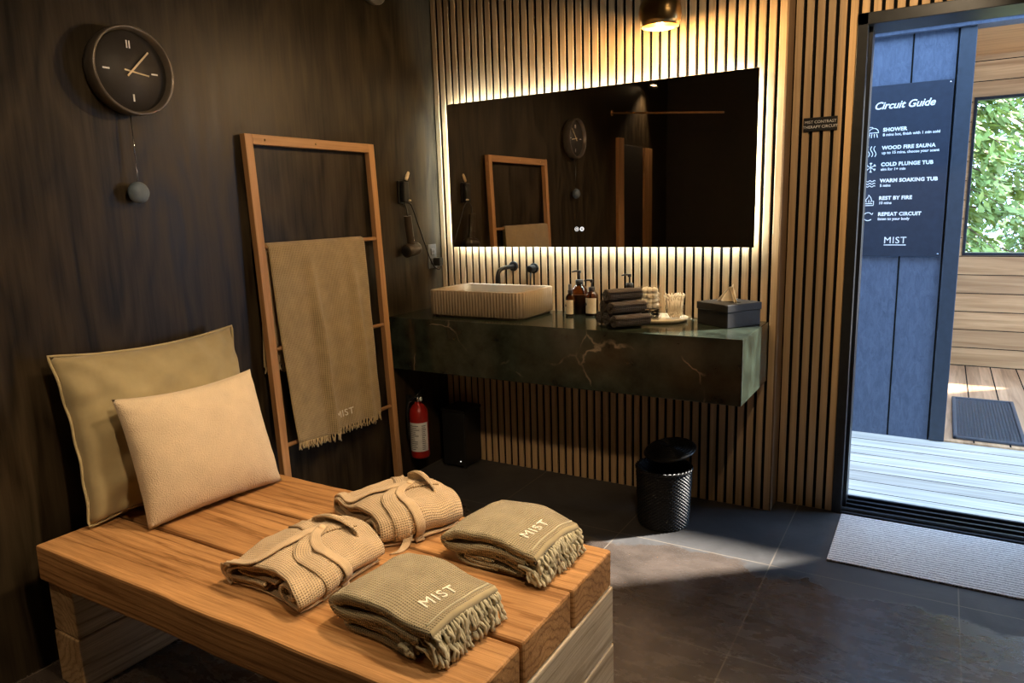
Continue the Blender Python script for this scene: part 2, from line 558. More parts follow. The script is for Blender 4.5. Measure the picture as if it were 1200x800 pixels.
# ------------------------------------------------------------------ geometry helpers
class MB:
    def __init__(self):
        self.bm = bmesh.new()
        self.uv = self.bm.loops.layers.uv.new('UVMap')

    def box(self, a, b, bev=0.0, seg=2, mat=None):
        (x0, y0, z0), (x1, y1, z1) = a, b
        tmp = bmesh.new()
        bmesh.ops.create_cube(tmp, size=1)
        for v in tmp.verts:
            v.co = Vector(((x0 + x1) / 2 + v.co.x * (x1 - x0), (y0 + y1) / 2 + v.co.y * (y1 - y0),
                           (z0 + z1) / 2 + v.co.z * (z1 - z0)))
        if bev:
            bmesh.ops.bevel(tmp, geom=tmp.edges[:] + tmp.verts[:], offset=bev, segments=seg, profile=0.5, affect='EDGES')
        self.add(tmp, mat)
        return self

    def add(self, tmp, mat=None):
        mp = {}
        for v in tmp.verts:
            mp[v] = self.bm.verts.new(mat @ v.co if mat else v.co)
        for f in tmp.faces:
            try:
                nf = self.bm.faces.new([mp[v] for v in f.verts])
                nf.smooth = f.smooth
            except ValueError:
                pass
        tmp.free()

    def lathe(self, prof, n=32, mat=None, cap=True):
        """prof: list of (r, z)"""
        tmp = bmesh.new()
        rings = []
        for r, z in prof:
            if r < 1e-6:
                rings.append([tmp.verts.new((0, 0, z))])
            else:
                rings.append([tmp.verts.new((r * math.cos(2 * PI * i / n), r * math.sin(2 * PI * i / n), z)) for i in range(n)])
        for a, b in zip(rings, rings[1:]):
            for i in range(n):
                j = (i + 1) % n
                if len(a) == 1 and len(b) == 1:
                    continue
                if len(a) == 1:
                    f = tmp.faces.new((a[0], b[j], b[i]))
                elif len(b) == 1:
                    f = tmp.faces.new((a[i], a[j], b[0]))
                else:
                    f = tmp.faces.new((a[i], a[j], b[j], b[i]))
                f.smooth = True
        bmesh.ops.recalc_face_normals(tmp, faces=tmp.faces[:])
        self.add(tmp, mat)
        return self

    def tube(self, pts, r, n=8, closed=False, cap=True):
        pts = [Vector(p) for p in pts]
        m = len(pts)
        rr = r if isinstance(r, (list, tuple)) else [r] * m
        rings = []
        up = None
        for i, p in enumerate(pts):
            if closed:
                t = pts[(i + 1) % m] - pts[i - 1]
            else:
                t = pts[min(i + 1, m - 1)] - pts[max(i - 1, 0)]
            t.normalize()
            if up is None:
                up = Vector((0, 0, 1)) if abs(t.z) < 0.9 else Vector((1, 0, 0))
            s = t.cross(up)
            if s.length < 1e-5:
                s = t.orthogonal()
            s.normalize()
            up = s.cross(t).normalized()
            rings.append([self.bm.verts.new(p + (s * math.cos(2 * PI * k / n) + up * math.sin(2 * PI * k / n)) * rr[i]) for k in range(n)])
        lim = m if closed else m - 1
        for i in range(lim):
            a, b = rings[i], rings[(i + 1) % m]
            for k in range(n):
                q = (k + 1) % n
                f = self.bm.faces.new((a[k], a[q], b[q], b[k]))
                f.smooth = True
        if not closed and cap:
            self.bm.faces.new(rings[0][::-1])
            self.bm.faces.new(rings[-1])
        return self

    def grid(self, fn, nu, nv, uvs=(1, 1), closed_u=False, smooth=True):
        vs_ = [[self.bm.verts.new(fn(i / nu, j / nv)) for j in range(nv + 1)] for i in range(nu if closed_u else nu + 1)]
        for i in range(nu):
            for j in range(nv):
                i2 = (i + 1) % nu if closed_u else i + 1
                f = self.bm.faces.new((vs_[i][j], vs_[i2][j], vs_[i2][j + 1], vs_[i][j + 1]))
                f.smooth = smooth
                for lp, (a, b) in zip(f.loops, ((i, j), (i + 1, j), (i + 1, j + 1), (i, j + 1))):
                    lp[self.uv].uv = (a / nu * uvs[0], b / nv * uvs[1])
        return vs_

    def build(self, name, mat, parent=None, loc=None, rot=None, mods=None, recalc=True):
        if recalc:
            bmesh.ops.recalc_face_normals(self.bm, faces=self.bm.faces[:])
        me = bpy.data.meshes.new(name)
        self.bm.to_mesh(me)
        self.bm.free()
        if mat:
            me.materials.append(mat)
        o = bpy.data.objects.new(name, me)
        COL.objects.link(o)
        if parent:
            o.parent = parent
        if loc is not None:
            o.location = loc
        if rot is not None:
            o.rotation_euler = rot
        return o


def tag(o, label=None, cat=None, group=None, kind=None):
    if label:
        o['label'] = label
    if cat:
        o['category'] = cat
    if group:
        o['group'] = group
    if kind:
        o['kind'] = kind
    return o


def thing(name, label, cat, loc=(0, 0, 0), rz=0.0, group=None, rot=None):
    o = bpy.data.objects.new(name, None)
    COL.objects.link(o)
    o.empty_display_size = 0.05
    o.location = loc
    o.rotation_euler = rot if rot else (0, 0, rz)
    return tag(o, label, cat, group)


def box(name, a, b, mat, parent=None, bev=0.002, **kw):
    return MB().box(a, b, bev).build(name, mat, parent, **kw)


def struct(o):
    o['kind'] = 'structure'
    return o


def smooth_path(pts, sub=8, closed=False):
    """Catmull-Rom through points"""
    pts = [Vector(p) for p in pts]
    n = len(pts)
    out = []
    rng = range(n) if closed else range(n - 1)
    for i in rng:
        if closed:
            p0, p1, p2, p3 = pts[i - 1], pts[i], pts[(i + 1) % n], pts[(i + 2) % n]
        else:
            p0, p1, p2, p3 = pts[max(i - 1, 0)], pts[i], pts[i + 1], pts[min(i + 2, n - 1)]
        for k in range(sub):
            t = k / sub
            out.append(0.5 * ((2 * p1) + (-p0 + p2) * t + (2 * p0 - 5 * p1 + 4 * p2 - p3) * t * t + (-p0 + 3 * p1 - 3 * p2 + p3) * t ** 3))
    if not closed:
        out.append(pts[-1])
    return out


def ribbon(mb, prof, thick, v0, v1, nv=24, fn=None, warp=None):
    """prof: 2-D centre line (u, z) of a folded cloth; extruded along v; fn maps (u, v, z) -> Vector"""
    pts = [Vector((p[0], p[1])) for p in prof]
    n = len(pts)
    lens = [0.0]
    for a, b in zip(pts, pts[1:]):
        lens.append(lens[-1] + (b - a).length)
    loop = []
    h = thick / 2
    nor = []
    for i in range(n):
        t = pts[min(i + 1, n - 1)] - pts[max(i - 1, 0)]
        t.normalize()
        nor.append(Vector((-t.y, t.x)))
    for i in range(n):
        loop.append((pts[i] + nor[i] * h, lens[i]))
    t = (pts[-1] - pts[-2]).normalized()
    loop.append((pts[-1] + t * h * 0.9, lens[-1]))
    for i in reversed(range(n)):
        loop.append((pts[i] - nor[i] * h, lens[i]))
    t = (pts[0] - pts[1]).normalized()
    loop.append((pts[0] + t * h * 0.9, 0))
    m = len(loop)
    rows = []
    for j in range(nv + 1):
        v = v0 + (v1 - v0) * j / nv
        row = []
        for p, s in loop:
            u, z = p
            co = fn(u, v, z) if fn else Vector((u, v, z))
            if warp:
                co = co + warp(co)
            row.append(mb.bm.verts.new(co))
        rows.append(row)
    for j in range(nv):
        for i in range(m):
            k = (i + 1) % m
            f = mb.bm.faces.new((rows[j][i], rows[j][k], rows[j + 1][k], rows[j + 1][i]))
            f.smooth = True
            sv = (v0 + (v1 - v0) * j / nv, v0 + (v1 - v0) * (j + 1) / nv)
            for lp, (s, vv) in zip(f.loops, ((loop[i][1], sv[0]), (loop[k][1], sv[0]), (loop[k][1], sv[1]), (loop[i][1], sv[1]))):
                lp[mb.uv].uv = (s, vv)
    # end caps: strip between the two sides
    half = n
    for row in (rows[0], rows[-1]):
        for i in range(n - 1):
            a, b = i, i + 1
            c, d = m - 2 - (i + 1), m - 2 - i
            try:
                f = mb.bm.faces.new((row[a], row[b], row[c], row[d]))
                f.smooth = True
                for lp, q in zip(f.loops, (a, b, c, d)):
                    lp[mb.uv].uv = (loop[q][1], lp.vert.co.z)
            except ValueError:
                pass
    return mb


def nz(p, s, seed=0.0):
    return noise.noise(Vector((p[0] * s + seed, p[1] * s - seed * 0.7, p[2] * s + seed * 1.3)))


def bvh_of(*objs):
    vs_, fs = [], []
    for o in objs:
        off = len(vs_)
        vs_ += [v.co.copy() for v in o.data.vertices]
        fs += [[i + off for i in p.vertices] for p in o.data.polygons]
    return BVHTree.FromPolygons(vs_, fs)


def text_mesh(body, size, shear=0.0, bold=0.0, extrude=0.0006, align='LEFT', space=1.0):
    cu = bpy.data.curves.new('lettering', 'FONT')
    cu.body = body
    cu.size = size
    cu.shear = shear
    cu.offset = bold
    cu.extrude = extrude
    cu.align_x = align
    cu.space_character = space
    cu.resolution_u = 3
    ob = bpy.data.objects.new('lettering', cu)
    COL.objects.link(ob)
    dg = bpy.context.evaluated_depsgraph_get()
    me = bpy.data.meshes.new_from_object(ob.evaluated_get(dg))
    bpy.data.objects.remove(ob)
    bpy.data.curves.remove(cu)
    return me


def text_obj(name, body, size, mat, parent, origin, xdir, ydir, drape=None, **kw):
    """lettering laid out along xdir / ydir from origin; drape(p) may move each vertex"""
    me = text_mesh(body, size, **kw)
    X, Y = Vector(xdir).normalized(), Vector(ydir).normalized()
    Z = X.cross(Y)
    O = Vector(origin)
    for v in me.vertices:
        p = O + X * v.co.x + Y * v.co.y + Z * v.co.z
        v.co = drape(p, v.co.z) if drape else p
    me.materials.clear()
    me.materials.append(mat)
    o = bpy.data.objects.new(name, me)
    COL.objects.link(o)
    if parent:
        o.parent = parent
    return o


# ------------------------------------------------------------------ SETTING: room shell
XR, YB, ZC = 3.70, -3.75, 2.56        # right wall, rear wall, ceiling
DW = 0.12                             # room face of the wall that holds the door
struct(box('floor', (-0.1, YB - 0.1, -0.12), (XR + 0.1, 0.30, 0.0), M['tile'], bev=0))
struct(box('ceiling', (-0.1, YB - 0.1, ZC), (XR + 0.1, 0.30, ZC + 0.12), M['ceil'], bev=0))
struct(box('wall_left', (-0.1, YB, 0.0), (0.0, 0.16, ZC), M['ply'], bev=0))
struct(box('wall_right', (XR, YB, 0.0), (XR + 0.1, 0.30, ZC), M['dark'], bev=0))
struct(box('wall_rear', (-0.1, YB - 0.1, 0.0), (XR + 0.1, YB, ZC), M['dark'], bev=0))

SLAT_T = 0.010
VX1 = 1.722


def slat_run(x0, x1, face, z0, z1, pitch=0.0402, w=0.0268):
    mb = MB()
    x = x0
    while x + w * 0.6 < x1:
        mb.box((x, face, z0), (min(x + w, x1), face + SLAT_T + 0.004, z1), 0.0015, 1)
        x += pitch
    return mb


wb = struct(box('wall_back', (0.0, SLAT_T, 0.0), (VX1 - 0.002, DW + 0.10, ZC), M['felt'], bev=0))
slat_run(0.006, VX1, 0.0, 0.0, ZC).build('slat_panel', M['slat'], wb)
box('corner_trim', (VX1 - 0.002, 0.0, 0.0), (VX1 + 0.006, DW + 0.02, ZC), M['trimwood'], wb, bev=0.001)

# wall with the door opening
DX0, DX1, DZ = 1.962, 2.86, 2.045      # outer frame left, right, top
wd = MB()
wd.box((VX1, DW + SLAT_T, 0), (DX0, DW + 0.17, ZC))
wd.box((DX0, DW + SLAT_T, DZ), (DX1, DW + 0.17, ZC))
wd.box((DX1, DW + SLAT_T, 0), (XR, DW + 0.17, ZC))
wd = struct(wd.build('wall_door', M['felt']))
sl = slat_run(1.733, DX0, DW, 0.0, ZC)
x = 1.733
k_ = 0
mb2 = MB()
xs = 1.733 + 0.0402 * 6
while xs < DX1:
    mb2.box((xs, DW, DZ + 0.002), (xs + 0.0268, DW + SLAT_T + 0.004, ZC), 0.0015, 1)
    xs += 0.0402
while xs < XR:
    mb2.box((xs, DW, 0), (xs + 0.0268, DW + SLAT_T + 0.004, ZC), 0.0015, 1)
    xs += 0.0402
sl.build('slat_panel', M['slat'], wd)
mb2.build('slat_panel', M['slat'], wd)

# door frame with its sliding track
fr = MB()
fr.box((DX0, DW - 0.012, 0), (DX0 + 0.038, DW + 0.19, DZ), 0.002)
fr.box((DX1 - 0.038, DW - 0.012, 0), (DX1, DW + 0.19, DZ), 0.002)
fr.box((DX0, DW - 0.012, DZ - 0.044), (DX1, DW + 0.19, DZ), 0.002)
fr.box((DX0 + 0.038, DW + 0.04, 0), (DX0 + 0.052, DW + 0.075, DZ - 0.044), 0.001)
fr.box((DX0 + 0.038, DW + 0.11, 0), (DX0 + 0.050, DW + 0.145, DZ - 0.044), 0.001)
d1 = struct(fr.build('door_1', M['frame']))
th = MB()
th.box((DX0 + 0.03, DW - 0.015, 0.0), (DX1 - 0.03, DW + 0.20, 0.012), 0.002)
for yy in (0.0, 0.05, 0.10, 0.15):
    th.box((DX0 + 0.035, DW + yy, 0.010), (DX1 - 0.035, DW + yy + 0.010, 0.026), 0.002)
th.build('threshold', M['frame'], d1)

# wooden casing of the doorway behind the camera side of the left wall (seen in the mirror)
d2 = MB()
d2.box((0.0, -2.605, 0), (0.030, -2.495, 1.875), 0.003)
d2.box((0.0, -3.270, 0), (0.030, -3.165, 1.825), 0.003)
d2.box((0.0, -3.160, 0), (0.030, -3.080, 1.825), 0.003)
d2 = struct(d2.build('door_2', M['ladder']))
box('door_leaf', (0.0, -3.080, 0.0), (0.012, -2.605, 1.83), M['dark'], d2)

# ------------------------------------------------------------------ SETTING: outdoors
struct(box('ground', (-9, 0.31, -0.42), (16, 22, -0.30), M['earth'], bev=0))
struct(box('deck', (0.2, 0.31, -0.06), (6.0, 1.41, -0.012), M['deckwood'], bev=0))
struct(box('porch_deck', (2.20, 1.415, -0.06), (6.0, 3.60, -0.004), M['porchwood'], bev=0))
PY = 1.41
bw = MB()
bw.box((0.2, PY, -0.05), (2.36, PY + 0.12, 2.75))
bw.box((2.24, PY + 0.12, -0.05), (2.36, 3.55, 2.75))
bw = struct(bw.build('wall_outbuilding', M['bluewall']))
gv = MB()
for gx in (1.60, 1.805, 1.905, 2.102, 2.305):
    gv.box((gx - 0.004, PY - 0.0015, -0.01), (gx + 0.004, PY + 0.001, 2.20))
gv.build('siding_groove', M['felt'], bw)
box('corner_board', (2.312, PY - 0.018, -0.008), (2.384, PY + 0.10, 2.19), M['trimblue'], bw, bev=0.003)
hd = MB()
hd.box((0.2, PY - 0.035, 2.185), (6.0, PY + 0.10, 2.215), 0.003)
hd.box((0.2, PY - 0.055, 2.212), (6.0, PY + 0.10, 2.36), 0.003)
hd.build('header_board', M['bluewall'], bw)
struct(box('porch_roof', (0.2, PY + 0.04, 2.36), (6.0, 3.80, 2.44), M['siding'], bev=0))
sw = MB()
WX0, WX1, WZ0, WZ1 = 2.455, 3.75, 0.89, 2.048
sw.box((2.36, 3.55, -0.05), (WX0, 3.67, 2.40))
sw.box((WX0, 3.55, -0.05), (WX1, 3.67, WZ0))
sw.box((WX0, 3.55, WZ1), (WX1, 3.67, 2.40))
sw.box((WX1, 3.55, -0.05), (6.0, 3.67, 2.40))
sw = struct(sw.build('wall_porch', M['siding']))
gm = MB()
z = 0.0
while z < 2.4:
    if WZ0 < z < WZ1:
        gm.box((2.362, 3.5485, z - 0.003), (WX0 - 0.02, 3.5502, z + 0.003))
    else:
        gm.box((2.362, 3.5485, z - 0.003), (6.0, 3.5502, z + 0.003))
    z += 0.145
gm.build('board_joint', M['felt'], sw)
wf = MB()
wf.box((WX0 - 0.012, 3.540, WZ0 - 0.014), (WX0 + 0.008, 3.62, WZ1 + 0.014), 0.002)
wf.box((WX1 - 0.008, 3.540, WZ0 - 0.014), (WX1 + 0.012, 3.62, WZ1 + 0.014), 0.002)
wf.box((WX0, 3.540, WZ1 - 0.008), (WX1, 3.62, WZ1 + 0.014), 0.002)
wf.box((WX0, 3.540, WZ0 - 0.014), (WX1, 3.62, WZ0 + 0.008), 0.002)
w1 = struct(wf.build('window_1', M['frame']))
box('pane', (WX0 + 0.004, 3.590, WZ0 + 0.004), (WX1 - 0.004, 3.594, WZ1 - 0.004), M['clear'], w1, bev=0)
gr = MB()
x = 2.36
while x < 6.0:
    gr.box((x - 0.004, 1.42, -0.0045), (x + 0.004, 3.55, -0.0035))
    x += 0.168
gr.build('board_gap', M['felt'], bpy.data.objects['porch_deck'])
gr = MB()
for i in range(1, 8):
    y = 0.31 + i * 0.1385
    gr.box((0.2, y - 0.003, -0.0125), (6.0, y + 0.003, -0.0115))
gr.build('board_gap', M['felt'], bpy.data.objects['deck'])


# ------------------------------------------------------------------ BENCH
def rough_beam(a, b, bev=0.006, seed=0.0, amp=0.0025, nx=40):
    """sawn beam with a slightly uneven skin; long side subdivided"""
    mb = MB()
    mb.box(a, b, bev, 2)
    size = [b[i] - a[i] for i in range(3)]
    ax = size.index(max(size))
    for i in range(1, nx):
        co = Vector(a)
        co[ax] = a[ax] + size[ax] * i / nx
        no = Vector((0, 0, 0))
        no[ax] = 1
        bmesh.ops.bisect_plane(mb.bm, geom=mb.bm.verts[:] + mb.bm.edges[:] + mb.bm.faces[:], plane_co=co, plane_no=no)
    for v in mb.bm.verts:
        p = v.co
        d = Vector((nz(p, 5, seed), nz(p, 5, seed + 9), nz(p, 5, seed + 17))) * amp
        d += Vector((nz(p, 28, seed), nz(p, 28, seed + 5), nz(p, 28, seed + 3))) * amp * 0.35
        v.co = p + d
    return mb


BZ = 0.442
bench = thing('timber_bench', 'low bench of three thick sawn timbers on stacked beam legs, against dark wall', 'bench', (0.86, -1.83, 0))


def local(o, parent):
    o.parent = parent
    o.matrix_parent_inverse = Matrix.Translation(-Vector(parent.location))
    return o


def rootmesh(mb, root, name, mat):
    """mesh given in world metres, stored relative to a root without rotation"""
    for v in mb.bm.verts:
        v.co = v.co - Vector(root.location)
    return mb.build(name, mat, root)


def part(o, root):
    """reparent a mesh authored in world metres under root (root unrotated)"""
    o.data.transform(Matrix.Translation(-Vector(root.location)))
    o.parent = root
    return o


def recenter_mat(o):
    return o


for (y0, y1), mt, sdv in zip(((-2.190, -1.957), (-1.945, -1.709), (-1.699, -1.466)), M['beam'], (1, 4, 8)):
    mb = rough_beam((0.124, y0, 0.336), (1.592, y1, BZ), 0.007, sdv)
    o = mb.build('seat_beam', mt)
    o.parent = bench
    o.matrix_parent_inverse = Matrix.Translation(-Vector(bench.location))
for x0, x1, mt in ((0.118, 0.246, M['pine2']), (1.466, 1.597, M['pine'])):
    for z0, z1, d in ((0.0, 0.165, 0.0), (0.168, 0.3345, 0.003)):
        mb = rough_beam((x0 + d, -2.172 + d, z0), (x1 - d * 0.6, -1.462, z1), 0.005, x0 * 7 + z0, 0.0015, 24)
        for v in mb.bm.verts:
            v.co.z = max(v.co.z, 0.0)
        o = mb.build('leg_beam', mt)
        o.parent = bench
        o.matrix_parent_inverse = Matrix.Translation(-Vector(bench.location))
for o in bench.children:
    if o.name.startswith('leg'):
        o['label'] = 'pale pine leg beam'


# ------------------------------------------------------------------ PILLOWS
def pillow(name, label, mat, W, H, T, loc, ydir, updir, seed, ear=0.03, wr=0.006, pipe=None):
    root = thing(name, label, 'pillow', loc)
    Y = Vector(ydir).normalized()
    Zd = Vector(updir).normalized()
    N = Y.cross(Zd).normalized()
    Zd = N.cross(Y).normalized()
    mb = MB()
    n = 44

    def surf(sgn):
        def fn(a, b):
            u, w = a * 2 - 1, b * 2 - 1
            # outline pinched between the corners
            px = u * (1 - ear * (1 - w * w) * (abs(u) ** 3))
            pz = w * (1 - ear * (1 - u * u) * (abs(w) ** 3))
            prof = max(0.0, (1 - abs(u) ** 2.8)) ** 0.52 * max(0.0, (1 - abs(w) ** 2.8)) ** 0.52
            t = T / 2 * prof
            p = Vector((px * W / 2, pz * H / 2, 0))
            # creases that radiate from the corners and edges
            crease = (nz((u * 2.2, w * 2.2, seed), 1.2, seed) + 0.5 * nz((u * 5, w * 5, seed), 1.0, seed + 4)) * wr * (prof ** 0.4)
            rad = math.sin(math.atan2(w, u) * 22 + 5 * nz((u, w, 0), 2, seed)) * wr * 0.7 * max(0, (u * u + w * w) - 0.7) * prof ** 0.5
            sag = -0.010 * (1 - u * u) * (1 if w > 0.6 else 0) * (w - 0.6) / 0.4
            q = Y * p.x + Zd * (p.y + H / 2 + sag) + N * (sgn * (t + crease + rad))
            return q
        return fn
    a = mb.grid(surf(1), n, n, (W, H))
    b = mb.grid(surf(-1), n, n, (W, H))
    bmesh.ops.remove_doubles(mb.bm, verts=mb.bm.verts[:], dist=0.0006)
    o = mb.build('cushion_cover', mat, root)
    if pipe:
        f1 = surf(0)
        ring = []
        for i in range(n):
            ring.append((i / n, 0))
        for i in range(n):
            ring.append((1, i / n))
        for i in range(n):
            ring.append((1 - i / n, 1))
        for i in range(n):
            ring.append((0, 1 - i / n))
        pts = []
        for q, (u, w) in enumerate(ring):
            d = f1(u, w)
            c = Zd * (H / 2)
            e = (d - c)
            e = e * (1 + 0.008) + N * (0.004 * math.sin(q * 0.6))
            pts.append(c + e)
        mb = MB()
        mb.tube(pts, 0.0042, 6, closed=True)
        mb.build('seam_edge', pipe, root)
    return root


M['linen_edge'] = cloth('olive_linen_edge', (0.44, 0.36, 0.20), waffle=False)
pillow('pillow', 'large olive green linen pillow leaning on the dark wall', M['linen'], 0.625, 0.515, 0.175,
       (0.176, -1.742, BZ + 0.010), (0.02, 1, -0.01), (-0.110, 0.0, 0.53), 2.0, 0.055, 0.019, M['linen_edge'])
pillow('pillow', 'cream boucle pillow propped in front of the green pillow', M['boucle'], 0.465, 0.40, 0.15,
       (0.368, -1.752, BZ + 0.006), (0.10, 1, 0.0), (-0.125, 0.014, 0.39), 11.0, 0.05, 0.004)


# ------------------------------------------------------------------ FOLDED TOWELS
def folded_towel(label, loc, rz, L, W, seed, flip):
    root = thing('folded_towel', label, 'towel', loc, rz, 'folded fringed towels on the bench')

    def warp(u, v, z):
        s = (v / W) * 2
        droop = 0.16 * max(0, abs(s) - 0.35) ** 1.5
        hump = 0.10 * math.exp(-((u - L * 0.35) / (L * 0.35)) ** 2) * (1 + 0.4 * s)
        zz = z * (1 - droop + hump)
        p = Vector((u, v, zz))
        k = min(1, z / 0.04)
        d = Vector((nz(p, 9, seed) * 0.006, nz(p, 9, seed + 3) * 0.006 + 0.004 * math.sin(u * 30 + seed),
                    (nz(p, 10, seed + 7) * 0.007 + nz(p, 24, seed + 1) * 0.002) * k))
        q = p + d
        q.z = max(q.z, 0.001)
        return q
    mb = MB()
    top = smooth_path([(L, 0.078, 0), (L * 0.8, 0.084, 0), (L * 0.5, 0.088, 0), (L * 0.2, 0.083, 0), (0.035, 0.074, 0), (0.004, 0.058, 0),
                       (0.016, 0.042, 0), (0.06, 0.044, 0), (L * 0.5, 0.056, 0), (L * 0.9, 0.055, 0)], 8)
    ribbon(mb, top, 0.022, -W / 2, W / 2, 30, warp)
    if flip:
        low = [(L * 0.55, 0.024, 0), (L * 0.35, 0.030, 0), (0.09, 0.034, 0), (0.075, 0.026, 0), (0.10, 0.018, 0), (L * 0.45, 0.014, 0),
               (L * 0.80, 0.012, 0), (L * 0.86, 0.022, 0), (L * 0.80, 0.031, 0), (L * 0.5, 0.039, 0), (0.07, 0.044, 0), (0.048, 0.030, 0),
               (0.055, 0.012, 0), (0.10, 0.006, 0), (L * 0.6, 0.005, 0)]
        ribbon(mb, smooth_path(low, 6), 0.0095, -W / 2 + 0.004, W / 2 - 0.004, 24, warp)
    else:
        low = [(L * 0.72, 0.030, 0), (L * 0.4, 0.036, 0), (0.07, 0.036, 0), (0.045, 0.024, 0), (0.06, 0.010, 0), (0.12, 0.009, 0), (L * 0.80, 0.009, 0)]
        ribbon(mb, smooth_path(low, 8), 0.016, -W / 2 + 0.003, W / 2 - 0.003, 24, warp)
    body = mb.build('towel_body', M['towel'], root)
    bv = bvh_of(body)
    # fringe on the right end
    fm = MB()
    rnd = random.Random(int(seed * 10))

    def strand(u, v, z0, zl, out):
        p0 = warp(u, v, z0)
        pts = [p0 + Vector((-0.006, 0, 0))]
        m = 6
        kx = out * (0.6 + 0.8 * rnd.random())
        ky = rnd.uniform(-0.014, 0.014)
        for i in range(1, m + 1):
            t = i / m
            z = p0.z + (zl - p0.z) * (t ** 1.25)
            pts.append(Vector((p0.x + kx * math.sin(min(1.0, t * 1.3) * PI / 2) + rnd.uniform(-0.003, 0.003) + 0.004 * math.sin(t * 8 + v * 60),
                               p0.y + ky * t + rnd.uniform(-0.002, 0.002), max(z, 0.004))))
        r = [0.0034 * (1.05 + 0.35 * math.sin(i * 2.3 + v * 90)) for i in range(m + 1)]
        r[-1] *= 1.25
        fm.tube(pts, r, 6)
    nstr = 34
    for i in range(nstr):
        v = -W / 2 + W * (i + 0.5) / nstr
        strand(L + 0.002, v, 0.078, rnd.uniform(0.028, 0.045), 0.016)
        strand(L * 0.97, v + 0.002, 0.062, rnd.uniform(0.004, 0.02), 0.026)
        strand(L * 0.90, v - 0.002, 0.045, rnd.uniform(0.004, 0.01), 0.042)
    if not flip:
        for i in range(22):
            v = -W / 2 - 0.004 + 0.03 * (i / 22)
            strand(L * 0.74, v, 0.030, rnd.uniform(0.004, 0.02), 0.020)
    else:
        for i in range(14):
            strand(L * 0.86 + 0.002 * i, -W / 2 - 0.002, 0.048, rnd.uniform(0.004, 0.012), 0.030)
    fm.build('fringe', M['fringe'], root)

    def drape(p, dz):
        hit = bv.ray_cast(Vector((p.x, p.y, 0.4)), Vector((0, 0, -1)))
        zz = hit[0].z if hit[0] else 0.08
        return Vector((p.x, p.y, zz + 0.0012 + dz))
    text_obj('embroidery', 'MIST', 0.042, M['thread'], root, (L * 0.84, -0.066, 0), (0.10, 1, 0), (-1, 0.10, 0), drape,
             bold=0.0, extrude=0.0012, space=1.15)
    # hem line beside the fringe
    hm = MB()
    pts = []
    for i in range(25):
        v = -W / 2 + 0.006 + (W - 0.012) * i / 24
        pts.append(drape(Vector((L * 0.955, v, 0)), 0.0))
    hm.tube(pts, 0.0022, 6)
    hm.build('hem', M['fringe'], root)
    return root


folded_towel('folded sage towel with fringe at the front corner of the bench', (1.185, -1.975, BZ + 0.001), math.radians(-5), 0.300, 0.215, 3.3, False)
folded_towel('folded sage towel with fringe at the far end corner of the bench', (1.222, -1.604, BZ + 0.001), math.radians(-3), 0.285, 0.215, 8.1, True)


